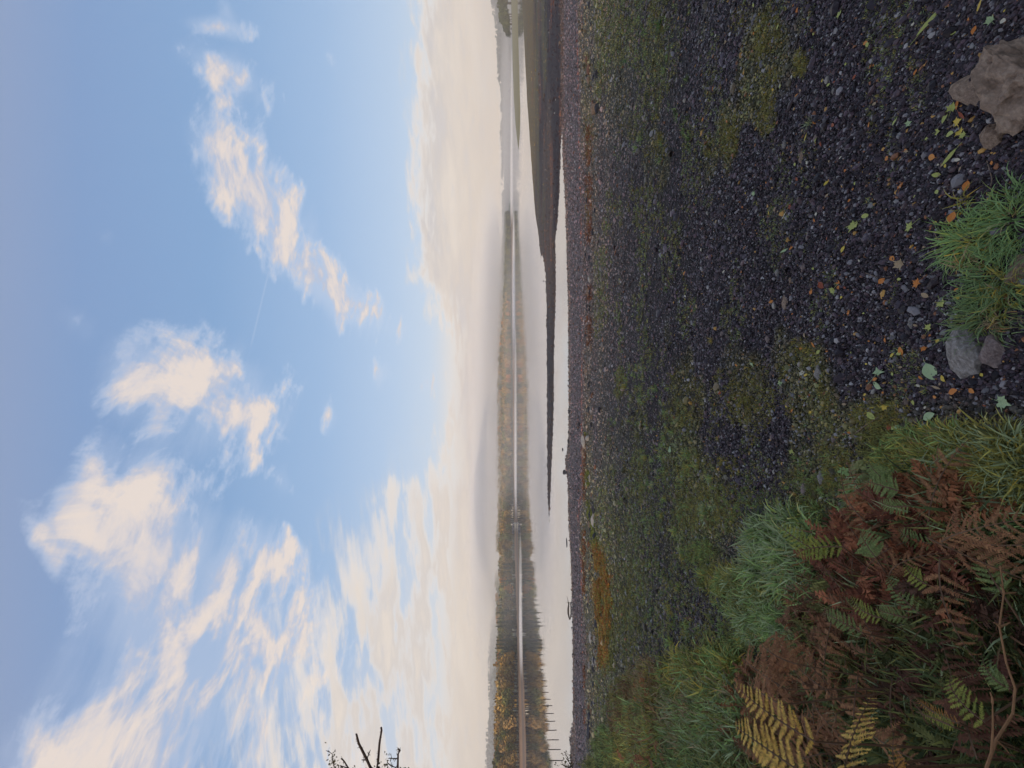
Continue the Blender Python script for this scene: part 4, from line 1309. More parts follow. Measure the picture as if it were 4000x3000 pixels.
st_list = [
    (3140, 1043, 26, 36, 'pinkish', 'rounded pinkish stone among fallen leaves'), (3040, 1062, 22, 34, 'grey', 'flat grey stone beside the rounded pinkish one'), (3092, 1092, 22, 26, 'brown', 'brown stone just below the rounded pinkish one'),
    (3068, 1180, 16, 70, 'brown', 'long thin brown stone lying in line with the shore'), (3026, 1192, 24, 30, 'pale', 'pale stone with two orange leaves on it'), (3198, 1455, 34, 62, 'grey', 'blue grey stone with bright moss on one end'), (3128, 1422, 26, 22, 'pale', 'small pale stone above the blue grey mossed one'),
    (3210, 1868, 30, 62, 'grey', 'tall narrow grey stone standing in the moss'), (3143, 1915, 20, 50, 'pinkish', 'dull pink stone beside the tall narrow grey one'), (3260, 1715, 22, 36, 'pinkish', 'rounded whitish pink stone on dark shingle'), (3236, 305, 26, 30, 'pale', 'pale rounded stone high on the dark gravel'),
    (3262, 348, 22, 26, 'grey', 'grey stone just under the pale rounded one'), (3190, 534, 24, 28, 'pinkish', 'pink stone touching a yellow leaf'), (3068, 562, 26, 26, 'grey', 'grey lump of stone beyond the pink stone'), (3135, 610, 16, 46, 'brown', 'thin brown stone slanting on the gravel'),
    (3565, 1265, 36, 44, 'grey', 'faint grey stone on the dark shingle above the ridged stone'), (3160, 920, 14, 40, 'pinkish', 'narrow pink flake of stone on dark shingle'), (2822, 1305, 20, 26, 'pinkish', 'pinkish stone on plain grey shingle with a paler one below'), (3002, 1325, 24, 34, 'pinkish', 'large pink and white stone of the mid beach'),
    (2700, 1600 - 90, 14, 18, 'pale', 'little white stone near the middle of the shingle'), (2352, 1345, 16, 24, 'grey', 'pale grey stone just above the rust line'), (2522, 700, 14, 22, 'grey', 'grey stone on the plain shingle far right'), (2675, 388, 18, 16, 'pale', 'small white stone on dark shingle near the olive moss'),
    (2765, 830, 14, 18, 'pale', 'white triangular stone on the plain shingle'), (3000, 1840, 16, 20, 'pale', 'bright white stone pair member nearer the water'), (3028, 1845, 18, 20, 'pale', 'bright white stone pair member nearer the camera'), (3016, 1708, 14, 30, 'pinkish', 'pale stone lying beside dark wet gravel'),
    (3420, 1530, 24, 24, 'pale', 'white stone beneath the small fern leaf'), (3368, 1632, 18, 26, 'pale', 'smooth white stone by the thin driftwood stick'), (3356, 1665, 16, 18, 'pale', 'tiny white stone just below the smooth white one'), (3003, 1530, 18, 18, 'grey', 'bluish stone on the gravel'),
    (2279, 1728, 26, 66, 'pale', 'long pale cream stone on the drift line'), (2294, 1712, 22, 24, 'pale', 'small cream stone resting against the long pale one'), (2277, 1768, 18, 44, 'brown', 'tan boulder beside the long pale stone'), (2303, 1870, 12, 34, 'pale', 'pale arched stone on the drift line'),
    (2316, 2032, 24, 60, 'pale', 'wedge shaped pale stone where the orange moss begins'), (2318, 1992, 20, 42, 'dark', 'black stone against the wedge shaped pale one'), (2341, 1601, 26, 26, 'dark', 'dark upright stone alone above the drift line'), (2313, 1545, 20, 26, 'rusty', 'rust and black stone on the drift line'),
    (2299, 270, 26, 44, 'rusty', 'hollow rust coloured stone on the drift line'), (2318, 425, 34, 48, 'brown', 'big tan block with a dark stone behind it'), (2332, 420, 28, 40, 'dark', 'dark slab behind the big tan block'), (2330, 285, 26, 34, 'dark', 'wide black stone near the hollow rust one'),
    (2305, 2492, 14, 60, 'pale', 'white blade of stone among dark rubble of the upper beach'), (2318, 2590, 14, 44, 'pale', 'broken white stone below the white blade'), (2298, 2850, 16, 90, 'dark', 'long black stone in the rubble by the left bank'), (2300, 2800, 14, 50, 'dark', 'black stone just beyond the long one by the left bank'),
    (2250, 2024, 9, 16, 'grey', 'small grey stone on the purple shingle'), (2219, 1725, 12, 18, 'dark', 'rounded dark stone at the very edge of the water'), (2224, 1838, 10, 16, 'grey', 'grey stone on the little promontory'), (2223, 2065, 12, 40, 'grey', 'low grey rock on the waterline'), (2261, 1660, 18, 26, 'dark', 'dark stone on the purple shingle beyond the rust weed'),
    (2300, 1500, 12, 26, 'dark', 'dark stone buried in the rust line'), (2300, 1205, 16, 26, 'dark', 'rounded dark stone on the rust line'), (2302, 1090, 22, 26, 'pale', 'pale pyramid stone on the rust line'), (2310, 1710 - 80, 12, 20, 'brown', 'brown stone just before the cream pair'), (2322, 2095, 22, 26, 'dark', 'dark block at the tip of the orange moss'),
]
for a in st_list:
    stone(*a[:5], a[5], sink=0.28)
# stones out in the water
for X_, Y_, wx, wy, lab in ((2205, 1845, 14, 20, 'dark boulder standing in the water off the promontory'), (2198, 1757, 6, 14, 'flat black block awash near the waterline'), (2128, 1055, 5, 5, 'small black stone showing above water beyond the spit'), (2124, 1098, 5, 7, 'black lump in the water beside the far edge of the spit'), (2214, 2250 - 130, 4, 40, 'low dark bar of shingle just awash')):
    x, y = flat_pt(X_, Y_); w = wy * y / FP / 2; h = wx * y / FP / 2
    o = obj('stone', random.choice(SMALLROCK['dark']), None, (x, y, h * 0.1), (0, 0, 0.3), (w, w * 0.7, h)); tag(o, lab, 'stone')
# drift line rubble
r = random.Random(8)
cols3 = {'dark': 'black', 'brown': 'tan', 'grey': 'grey', 'rusty': 'rust stained'}
ns = 0
for i in range(150):
    t = r.random()
    if t < 0.5: Y_ = r.uniform(-40, 1150); X_ = 2302 + r.gauss(0, 13) + (10 if Y_ < 400 else 0)
    elif t < 0.75: Y_ = r.uniform(1150, 2150); X_ = 2302 + r.gauss(0, 9) + (Y_ - 1700) * 0.02
    else: Y_ = r.uniform(2150, 2960); X_ = 2312 + r.gauss(0, 9)
    s = r.lognormvariate(2.5, 0.42); kd = r.choice(['dark', 'dark', 'dark', 'grey', 'brown', 'rusty']); szw = 'big' if s > 15 else 'small'
    where = 'right stretch of the drift line' if Y_ < 700 else 'middle stretch of the drift line' if Y_ < 1750 else 'rubble band towards the left bank'
    stone(X_, Y_, min(s, 26) * 0.8, min(s, 26) * 1.5, kd, '%s %s angular stone in the %s' % (szw, cols3[kd], {'r': 'drift line below the mud flat', 'm': 'drift line behind the plain shingle', 'b': 'rubble band near the grassy bank'}[{'right': 'r', 'middle': 'm', 'rubble': 'b'}[where.split()[0]]]), 'angular stones of the drift line')
for i in range(70):
    Y_ = r.uniform(1000, 2950); X_ = float(np.interp(Y_, [a for a, _ in SH], [b for _, b in SH])) + r.uniform(-2, 7)
    stone(X_, Y_, r.uniform(3, 7), r.uniform(5, 14), 'dark', 'small black stone at the water edge ' + ('by the mouth of the inlet' if Y_ < 1350 else 'before the promontory' if Y_ < 1700 else 'round the promontory' if Y_ < 1950 else 'near the driftwood log' if Y_ < 2500 else 'towards the grassy bank'), 'small stones along the waterline', flat=0.9)
for i in range(60):
    k = r.random(); Y_ = 1040 + 1000 * k
    fe = float(np.interp(Y_, [1030, 1100, 1300, 1600, 1800, 1950, 2050], [2127, 2135, 2138, 2139, 2140, 2142, 2145.5])) + r.uniform(0, 2)
    x, y = flat_pt(fe + 0.5, Y_); s = r.uniform(0.04, 0.12)
    zz = float(ground_z(np.array([x]), np.array([y]))[0])
    tag(obj('stone', r.choice(SMALLROCK['dark']), None, (x, y, max(zz, 0) + s * 0.4), (0, 0, r.uniform(0, 3)), (s * 1.3, s, s)), 'little dark stone on the %s of the low shingle spit' % ('thick root' if k < 0.3 else 'middle' if k < 0.6 else 'narrowing part' if k < 0.85 else 'very tip'), 'stone', 'stones on the spit')

# ------------------------------------------------------------------ driftwood
M_WOOD = m_plain('wet_driftwood', (0.06, 0.042, 0.032), 0.7)
M_TWIG = m_plain('dry_twig', (0.20, 0.14, 0.095), 0.7)
x, y = flat_pt(2226, 2385)
mb = MB(); mb.tube([(-0.75, 0, 0.02), (-0.3, 0.02, 0.12), (0.1, 0, 0.13), (0.65, 0.03, 0.06)], [0.04, 0.07, 0.075, 0.035], 8); mb.tube([(0.45, 0, 0.1), (0.9, 0.05, 0.16), (1.15, 0.05, 0.24)], [0.03, 0.02, 0.008], 5); mb.tube([(0.6, 0, 0.1), (0.65, 0.05, 0.3)], [0.02, 0.008], 4)
tag(obj('driftwood_log', mb.mesh('driftwood_log', M_WOOD), None, (x, y, 0.0)), 'short dark driftwood log with a thin branch lying in shallow water', 'log')


def stick(pts, rad, label, mat=M_TWIG):
    P_ = []
    for X_, Y_ in pts:
        x, y, z = [float(q[0]) for q in Gv([X_], [Y_])]; P_.append(Vector((x, y, z + rad * 1.5 + 0.004)))
    o0 = P_[0]; mb = MB(); mb.tube([p - o0 for p in P_], [rad * (1 - 0.4 * i / len(P_)) for i in range(len(P_))], 5)
    tag(obj('stick', mb.mesh('stick', mat), None, o0), label, 'stick')


stick([(3343, 1705), (3390, 1668), (3449, 1630)], 0.003, 'thin pale stick lying slantwise beside the smooth white stone')
stick([(3515, 1590), (3540, 1620)], 0.0025, 'short straw coloured stalk near the pale rounded leaf')
stick([(2655, 790), (2668, 815), (2680, 830)], 0.006, 'short dark stick on the plain shingle', M_WOOD)
stick([(3395, 1063), (3440, 1080), (3495, 1078)], 0.0015, 'bent pine needle coloured stalk by an orange leaf')
stick([(3880, 620), (3900, 690), (3895, 720)], 0.0018, 'thin reddish stalk lying near the boulder')
stick([(3005, 1350), (3046, 1378)], 0.003, 'pale straw on the shingle by the pink stones')
stick([(2563, 2470), (2580, 2486), (2586, 2505)], 0.006, 'curved pale stick on the mossy gravel near the long grass')

# ------------------------------------------------------------------ fallen leaves
def leafmat(name, a, b_, c): return m_leafy(name, [a, b_, c], 0.5, 0.15, 25.0)


LM = {'orange': leafmat('orange_leaf', (0.42, 0.12, 0.025), (0.60, 0.21, 0.04), (0.68, 0.33, 0.08)), 'yellow': leafmat('yellow_leaf', (0.45, 0.34, 0.04), (0.66, 0.50, 0.08), (0.62, 0.30, 0.05)),
      'yellow green': leafmat('yellow_green_leaf', (0.30, 0.34, 0.08), (0.46, 0.47, 0.13), (0.36, 0.42, 0.14)), 'pale green': leafmat('pale_green_leaf', (0.30, 0.40, 0.19), (0.40, 0.50, 0.26), (0.34, 0.43, 0.22)),
      'tan': leafmat('tan_leaf', (0.26, 0.17, 0.09), (0.40, 0.28, 0.16), (0.46, 0.36, 0.2)), 'red brown': leafmat('red_brown_leaf', (0.20, 0.04, 0.025), (0.32, 0.08, 0.03), (0.40, 0.13, 0.05)), 'pale': leafmat('pale_leaf', (0.5, 0.48, 0.36), (0.6, 0.55, 0.42), (0.5, 0.42, 0.3))}


def leaf_mesh(name, seed, form, mat):
    r = random.Random(seed); mb = MB(); fold = r.uniform(0.15, 0.5); droop = r.uniform(-0.3, 0.5)
    if form == 'maple':
        tips = [(0, 1.0), (38, 0.62), (62, 0.95), (100, 0.50), (128, 0.72), (165, 0.34)]
        A = []
        for i, (a, q) in enumerate(tips):
            A.append((a, q))
            if i + 1 < len(tips): A.append(((a + tips[i + 1][0]) / 2, min(q, tips[i + 1][1]) * 0.86 if i % 2 else min(q, tips[i + 1][1]) * 1.0))
        ring = [(a, q * r.uniform(0.88, 1.1)) for a, q in A] + [(180, 0.12)] + [(-a, q * r.uniform(0.88, 1.1)) for a, q in A[::-1] if a > 0]
        V = [(0, 0, 0.0)] + [(math.sin(math.radians(a)) * q * 0.5, math.cos(math.radians(a)) * q * 0.5, (abs(math.sin(math.radians(a))) * fold * q * 0.4 + q * q * droop * 0.18 + r.uniform(-.04, .04))) for a, q in ring]
        k = len(ring); mb.add(V, [(0, 1 + i, 1 + (i + 1) % k) for i in range(k)])
    else:
        w = 0.13 if form == 'long' else 0.30; n = 7; V = []
        for i in range(n + 1):
            t = i / n; ww = w * math.sin(math.pi * min(1, t * 0.98 + 0.01)) ** 0.75 * (1 + r.uniform(-.08, .08)); yy = t - 0.5; zz = droop * (t - 0.5) ** 2 + 0.02
            V += [(-ww, yy, zz + fold * ww), (0, yy, zz), (ww, yy, zz + fold * ww * r.uniform(0.5, 1.2))]
        mb.add(V, [(3 * i, 3 * i + 1, 3 * i + 4, 3 * i + 3) for i in range(n)] + [(3 * i + 1, 3 * i + 2, 3 * i + 5, 3 * i + 4) for i in range(n)])
    mb.tube([(0, -0.40 if form != 'maple' else 0.0, 0.02), (0.03, -0.65, 0.03), (0.0, -0.82, 0.01)], 0.012, 3)
    return mb.mesh(name, mat)


LEAF = {}
for ck, mt in LM.items():
    for fm in ('maple', 'oval', 'long'):
        LEAF[(ck, fm)] = [leaf_mesh('fallen_leaf', hash_ + 1200, fm, mt) for hash_ in range(2)]
FN = {'maple': 'lobed', 'oval': 'oval', 'long': 'narrow'}


def leaf(X_, Y_, s, ck, fm, label=None, group=None, lift=0.0):
    x, y, z = [float(q[0]) for q in Gv([X_], [Y_])]
    S_ = s * y / FP * 1.15
    o = obj('fallen_leaf', random.choice(LEAF[(ck, fm)]), None, (x, y, z + 0.010 + lift), (random.uniform(-.35, .5), random.uniform(-.35, .35), random.uniform(0, 6.28)), S_)
    tag(o, label or '%s %s fallen leaf %s' % ('small ' + ck, FN[fm], 'on the mossy upper beach' if X_ < 2900 and Y_ > 1200 else 'on plain shingle below the drift line' if X_ < 2900 else 'in the gravel by the big boulder' if Y_ < 480 and X_ > 3450 else 'near the olive moss on the far gravel' if Y_ < 700 and X_ < 3350 else 'near the lush grass tuft' if X_ > 3450 and Y_ < 1250 else 'near the ridged grey stone' if X_ > 3450 else 'near the rounded pinkish stone' if Y_ < 1250 else 'near the blue grey mossed stone'), 'leaf', group or 'small fallen leaves on the shingle')


big_leaves = [
    (3354, 873, 62, 'yellow green', 'maple', 'large yellow green lobed leaf midway down the dark shingle'), (3398, 838, 26, 'yellow green', 'oval', 'oval yellow green leaf beside the large lobed one'), (3576, 880, 50, 'yellow green', 'maple', 'yellow green lobed leaf above the lush grass tuft'),
    (3735, 606, 56, 'yellow green', 'long', 'long curved yellow green leaf between boulder and grass'), (3663, 606, 32, 'orange', 'oval', 'orange leaf beside the long curved green one'), (3653, 78, 76, 'yellow green', 'long', 'long slanting green leaf near the upper corner of the beach'), (3898, 66, 40, 'pale green', 'maple', 'ragged green leaf just beyond the boulder'),
    (3833, 105, 24, 'orange', 'oval', 'curled orange leaf between ragged green leaf and boulder'), (3853, 10, 40, 'yellow', 'long', 'yellow pointed leaf at the very edge by the boulder'), (3950, 68, 24, 'pale', 'oval', 'small whitish leaf touching the boulder'), (3295, 42, 36, 'yellow green', 'maple', 'pale yellow green leaf high on the dark gravel'),
    (3128, 35, 22, 'orange', 'oval', 'orange oval leaf high on the gravel by the moss'), (3412, 480, 34, 'orange', 'long', 'orange leaf with a brown twig like tail'), (3566, 476, 30, 'pale green', 'maple', 'dull green crumpled leaf in the open gravel'), (3515, 468, 24, 'yellow green', 'oval', 'dark green scrap beside the crumpled leaf'),
    (3685, 506, 34, 'yellow green', 'maple', 'lobed pale leaf just off the boulder foot'), (3735, 515, 30, 'yellow green', 'oval', 'oval leaf below the boulder foot'), (3776, 505, 40, 'yellow', 'maple', 'yellow lobed leaf under the orange stalks'), (3790, 520, 34, 'yellow green', 'maple', 'yellow green leaf lowest of the boulder cluster'),
    (3760, 470, 44, 'yellow', 'maple', 'yellow leaf in the heap against the boulder'), (3715, 450, 46, 'yellow green', 'long', 'outermost narrow leaf of the heap against the boulder'), (3742, 415, 44, 'yellow green', 'maple', 'green leaf on top of the heap against the boulder'), (3765, 395, 40, 'orange', 'long', 'orange curled leaf on the heap against the boulder'), (3785, 440, 44, 'red brown', 'long', 'reddish curled leaf pressed on the boulder edge'),
    (3536, 723, 32, 'orange', 'maple', 'orange yellow leaf above the wet pebbles'), (3483, 612, 22, 'orange', 'oval', 'small orange leaf above the orange yellow one'), (3680, 676, 24, 'yellow green', 'oval', 'small lime leaf under the long curved one'), (3802, 720, 34, 'orange', 'oval', 'bright orange leaf just above the lush tuft'), (3817, 842, 36, 'orange', 'oval', 'orange leaf caught in the lush tuft'),
    (3160, 530, 30, 'yellow', 'long', 'slim yellow leaf touching the pink stone'), (3075, 838, 30, 'pale', 'long', 'whitish slim leaf on the shingle'), (3076, 976, 30, 'pale green', 'long', 'slim green leaf near the pinkish stones'), (3308, 970, 22, 'yellow', 'oval', 'small yellow leaf left of the large lobed one'), (3098, 805, 26, 'red brown', 'maple', 'red brown crumpled leaf in the open shingle'),
    (3536, 1027, 52, 'tan', 'maple', 'large tan crumpled leaf near the lush grass'), (3463, 1094, 28, 'orange', 'oval', 'orange leaf under the bent stalk'), (3605, 1102, 48, 'orange', 'maple', 'large orange leaf touching the lush grass'), (3505, 1006, 24, 'orange', 'oval', 'orange leaf just above the tan crumpled one'), (3223, 1112, 32, 'red brown', 'oval', 'reddish and green leaf on open shingle'),
    (3290, 1100, 20, 'orange', 'oval', 'small orange leaf of the pair on open shingle'), (3181, 1139, 18, 'orange', 'oval', 'orange leaf near the brown long stone'), (3270, 1130, 38, 'yellow green', 'maple', 'sprig like yellow green leaf on open shingle'), (3303, 1160, 16, 'yellow', 'oval', 'yellow leaf tip under the sprig like one'), (3702, 1180, 44, 'yellow green', 'maple', 'pale lobed leaf near the brown slab'),
    (3635, 1150, 26, 'tan', 'oval', 'tan leaf between the grass and the pale lobed leaf'), (3024, 1178, 18, 'orange', 'oval', 'orange leaf on top of the pale stone'), (3332, 1217, 30, 'orange', 'maple', 'folded orange leaf alone in the middle'), (3650, 1280, 40, 'yellow green', 'maple', 'pale lobed leaf above the ridged grey stone'), (3688, 1328, 24, 'yellow', 'maple', 'yellow and orange leaf at the ridged stone'),
    (3635, 1360, 32, 'orange', 'maple', 'orange pointed leaf above the ridged stone'), (3540, 1370, 30, 'orange', 'oval', 'orange half of the two coloured pair of leaves'), (3533, 1378, 24, 'yellow green', 'oval', 'green half of the two coloured pair of leaves'), (3190, 1346, 24, 'orange', 'long', 'slim orange leaf above the blue grey stone'), (3142, 1362, 14, 'orange', 'oval', 'tiny orange leaf beside the slim orange one'),
    (3145, 1455, 30, 'pale', 'maple', 'whitish lobed leaf beside the blue grey stone'), (3160, 1465, 16, 'yellow', 'oval', 'little yellow leaf between the whitish leaf and the stone'), (3060, 1500, 30, 'pale green', 'maple', 'pale green leaf in the moss'), (3449, 1455, 60, 'pale green', 'maple', 'green fern like leaf spray on the shingle'), (3437, 1482, 20, 'orange', 'oval', 'orange leaf lying on the green spray'),
    (3445, 1505, 40, 'pale green', 'oval', 'pale oval leaf under the green spray'), (3657, 1452, 62, 'pale green', 'oval', 'big smooth pale green leaf with a yellow stalk'), (3710, 1478, 26, 'yellow', 'oval', 'yellow scrap between the big pale leaf and the ridged stone'), (3748, 1530, 36, 'orange', 'oval', 'wet bright orange leaf on black pebbles'), (3822, 1527, 26, 'orange', 'oval', 'orange oval leaf behind the wet bright one'),
    (3680, 1514, 30, 'tan', 'long', 'tan narrow leaf in front of the wet orange one'), (3422, 1625, 34, 'yellow green', 'oval', 'rounded lime leaf with brown spots'), (3476, 1590, 32, 'yellow', 'maple', 'yellow star shaped leaf near the grass'), (3940, 1570, 78, 'pale green', 'maple', 'biggest pale green lobed leaf above the sunk grey slab'), (3652, 1628, 46, 'pale green', 'oval', 'pale folded leaf in the fine grass'),
    (3640, 1738, 34, 'yellow', 'maple', 'yellow leaf in the fine olive grass'), (3735, 1778, 34, 'yellow', 'maple', 'second yellow leaf deeper in the olive grass'), (3505, 1765, 26, 'pale', 'oval', 'whitish leaf at the start of the green fern'), (3108, 1770, 36, 'yellow green', 'maple', 'yellow green leaf on brown moss'), (3180, 1612, 18, 'yellow', 'maple', 'yellow star leaf in the moss'),
    (3326, 1874, 28, 'pale green', 'maple', 'pale green leaf above the green fern'), (2625, 1757, 34, 'pale green', 'oval', 'oval pale leaf standing against a wide tuft'), (2947, 1425, 32, 'pale green', 'maple', 'pale lobed leaf on the mid beach shingle'), (3058, 1495, 20, 'yellow green', 'oval', 'lime leaf close to the whitish one'), (2955, 750, 26, 'pale green', 'maple', 'faded leaf on open shingle'),
    (3495, 1640 + 30, 24, 'red brown', 'oval', 'dark red leaf in grass near the stalk'), (3530, 1670, 30, 'pale green', 'maple', 'green sprig leaf at the edge of the fine grass'), (3600, 1735, 30, 'pale green', 'maple', 'pale sprig leaf in the fine grass'), (3970, 1160, 34, 'red brown', 'oval', 'red leaf on the slab behind the tuft'), (3995, 1188, 30, 'yellow', 'oval', 'yellow leaf right at the edge behind the tuft'), (3770, 1235, 30, 'yellow green', 'maple', 'pale leaf by the straggly grass'),
]
for a in big_leaves: leaf(a[0], a[1], a[2], a[3], a[4], a[5], 'larger fallen leaves', 0.07 if a[5].startswith('orange leaf caught') else 0.0)
r = random.Random(12)
for i in range(210):
    X_ = 2500 + 1480 * r.random() ** 0.8; Y_ = r.uniform(10, 1700)
    ck = r.choice(['orange', 'yellow', 'yellow green', 'orange', 'pale', 'red brown', 'tan', 'tan']); fm = r.choice(['oval', 'oval', 'maple'])
    leaf(X_, Y_, r.uniform(8, 19), ck, fm)

# ------------------------------------------------------------------ bracken
def P3(X_, Y_, d):
    """a place in space: picture position at a distance d ahead"""
    return Vector(((1500 - Y_) * d / FP, d, CH + (HOR - X_) * d / FP))


def pinna_mesh(name, seed, mat, simple=False, curl=0.0):
    """one side leaflet of a frond, unit length along +x, its own small lobes on both sides"""
    r = random.Random(seed); mb = MB(); n = 7 if simple else 13
    def cz(t): return -curl * t * t
    mb.add([(0, -0.012, 0), (0, 0.012, 0), (0.5, 0.010, cz(.5)), (0.5, -0.010, cz(.5)), (1.0, 0, cz(1))], [(0, 1, 2, 3), (3, 2, 4)], (0.7, 0.6, 0.6))
    for i in range(n):
        t = (i + 0.6) / (n + 0.5); L = 0.15 * (1 - t) ** 0.6 * (1.0 if t > 0.12 else 0.75) + 0.02; w = 0.46 / n
        for sgn in (-1, 1):
            x0 = t + r.uniform(-.006, .006); sl = 0.35 * L; k = r.uniform(0.7, 1.25); L2 = L * r.uniform(0.85, 1.12); dz = r.uniform(-.05, .03) - curl * 0.05
            mb.add([(x0 - w, 0, cz(t)), (x0 + w, 0, cz(t)), (x0 + w * 0.8 + sl, sgn * L2 * 0.65, cz(t) + dz * 0.5), (x0 + sl * 1.5, sgn * L2, cz(t) + dz), (x0 - w * 0.6 + sl, sgn * L2 * 0.6, cz(t) + dz * 0.5)], [(0, 1, 2, 3, 4)] if sgn > 0 else [(0, 4, 3, 2, 1)], (k, k * r.uniform(0.93, 1.05), k))
    return mb.mesh(name, mat)


def m_frond(name, c0, c1, rough=0.55):
    m, nt, b, o = new_mat(name)
    g_ = attr(nt, 'col'); n = nnoise(objco(nt), 2.2, 3, 0.6); oi = nt.nodes.new('ShaderNodeObjectInfo')
    c = nmix((n * 0.8 + X(oi.outputs['Random']) * 0.6 - 0.2).sat(), c0, c1)
    c = nmix(1.0, c, g_.outputs['Color'], 'MULTIPLY')
    nt.links.new(c, b.inputs['Base Color']); b.inputs['Roughness'].default_value = rough; b.inputs['Specular IOR Level'].default_value = 0.25
    t = nt.nodes.new('ShaderNodeBsdfTranslucent'); nt.links.new(c, t.inputs['Color'])
    mx = nt.nodes.new('ShaderNodeMixShader'); mx.inputs[0].default_value = 0.28
    nt.links.new(b.outputs[0], mx.inputs[1]); nt.links.new(t.outputs[0], mx.inputs[2]); nt.links.new(mx.outputs[0], o.inputs['Surface'])
    return m


FM = {'golden yellow': m_frond('yellow_frond', (0.62, 0.35, 0.06), (0.82, 0.56, 0.14)), 'yellow green': m_frond('yellow_green_frond', (0.14, 0.20, 0.035), (0.38, 0.36, 0.06)), 'green': m_frond('green_frond', (0.14, 0.19, 0.05), (0.25, 0.30, 0.09)),
      'brown': m_frond('brown_frond', (0.24, 0.10, 0.045), (0.42, 0.21, 0.09), 0.7), 'dark brown': m_frond('dark_brown_frond', (0.12, 0.045, 0.026), (0.23, 0.10, 0.05), 0.75), 'orange': m_frond('orange_frond', (0.40, 0.17, 0.035), (0.56, 0.28, 0.06))}
PIN = {k: [pinna_mesh('pinna', 1500 + i, v, curl=(0.35 if 'brown' in k else 0.1)) for i in range(3)] for k, v in FM.items()}
M_STALK = m_plain('bracken_stalk', (0.13, 0.07, 0.035), 0.6)
NFR = [0]


def frond(parent, root, base, tip, W, hue, pairs=17, arch=0.06, seed=0, name='frond', rach_mat=None):
    """root: foot on the ground; base: first leaflets; tip. W: longest leaflet. All in metres, world space"""
    r = random.Random(seed * 7 + 3)
    o0 = parent.location
    mid = (base + tip) * 0.5 + Vector((r.uniform(-.03, .03), r.uniform(-.03, .03), arch))
    def B(t): return base * ((1 - t) ** 2) + mid * (2 * t * (1 - t)) + tip * (t * t)
    pts = [root + (base - root) * (i / 3) for i in range(3)] + [B(i / 8) for i in range(9)]
    mb = MB(); L = (tip - base).length
    mb.tube([p - o0 for p in pts], [0.0042 - 0.0034 * i / len(pts) for i in range(len(pts))], 4, cap=False)
    fr = obj(name, mb.mesh(name, rach_mat or M_STALK), parent)
    cam_dir = (Vector((0, 0, CH)) - (base + tip) * 0.5).normalized()
    for i in range(pairs):
        t = 0.02 + 0.97 * (i / pairs) ** 0.90
        p = B(t); T = (B(min(1, t + 0.02)) - B(max(0, t - 0.02))).normalized()
        N = (Vector((0, 0, 1)) * 0.9 + cam_dir * 0.5); N = (N - T * N.dot(T)).normalized(); Sd = T.cross(N)
        ln = W * (0.75 + 0.5 * r.random() * ('brown' in hue)) * (math.sin(math.pi * min(1, (0.30 + 0.70 * t))) ** 0.85 + 0.03) * r.uniform(0.88, 1.1)
        for sg in (-1, 1):
            if r.random() < (0.06 if 'brown' in hue else 0.01): continue
            dr = r.uniform(-.1, 1.1) if 'brown' in hue else r.uniform(-.05, .28)
            d = (Sd * sg * math.cos(0.45) + T * math.sin(0.45 + r.uniform(-.1, .1)) - N * dr).normalized()
            Nn = (N + Vector((r.uniform(-.25, .25), r.uniform(-.25, .25), 0))); Nn = (Nn - d * Nn.dot(d)).normalized()
            M = Matrix((d, Nn.cross(d), Nn)).transposed()
            q = bpy.data.objects.new('pinna', r.choice(PIN[hue])); COL.objects.link(q); q.parent = fr
            q.location = p - o0; q.rotation_euler = M.to_euler(); q.scale = (ln,) * 3
    NFR[0] += 1
    return fr


def bracken(X_, Y_, d, label, fronds, group='bracken plants on the bank'):
    """X_, Y_, d: about where the foot stands"""
    g = P3(X_, Y_, d); g.z = float(ground_z(np.array([g.x]), np.array([g.y]))[0])
    o = empty('bracken', g); tag(o, label, 'fern', group)
    for i, f in enumerate(fronds):
        (tX, tY, td), (bX, bY, bd), W, hue = f[:4]
        frond(o, Vector(g), P3(bX, bY, bd), P3(tX, tY, td), W, hue, f[4] if len(f) > 4 else 17, f[5] if len(f) > 5 else 0.05, seed=int(tX + tY))
    return o


bracken(3500, 2950, 1.45, 'golden yellow bracken with two broad fronds reaching over the grass', [((2868, 2672, 1.75), (3190, 2905, 1.45), .092, 'golden yellow', 14, .03), ((2866, 2835, 1.6), (3150, 3035, 1.35), .105, 'golden yellow', 13, .03)])
bracken(3700, 3000, 1.35, 'yellow bracken frond leaning away beside the two broad ones', [((3425, 2715, 1.45), (3310, 3010, 1.25), .095, 'golden yellow', 12, .03), ((3500, 2900, 1.3), (3560, 3080, 1.2), .055, 'orange', 10)])
bracken(3300, 2700, 1.7, 'dry tawny bracken frond behind the golden one', [((2895, 2560, 2.1), (3080, 2700, 1.8), .13, 'brown', 18), ((2920, 2668, 1.95), (3060, 2760, 1.7), .10, 'brown', 15), ((2950, 2480, 2.0), (3120, 2600, 1.8), .10, 'brown', 14)])
bracken(3400, 2330, 1.8, 'yellow green bracken arching over the tall pale grass', [((3040, 2045, 2.05), (3230, 2180, 1.85), .085, 'yellow green', 12), ((3110, 2175, 1.95), (3300, 2140, 1.8), .08, 'yellow green', 12), ((3370, 2075, 1.75), (3430, 2180, 1.6), .09, 'green', 14)])
bracken(3620, 1960, 1.6, 'small green bracken at the edge of the dark shingle', [((3400, 1800, 1.75), (3500, 1890, 1.65), .065, 'green', 15, .02), ((3385, 1880, 1.75), (3520, 1920, 1.6), .07, 'green', 15, .02), ((3440, 1960, 1.65), (3560, 1980, 1.55), .05, 'green', 12, .02)])
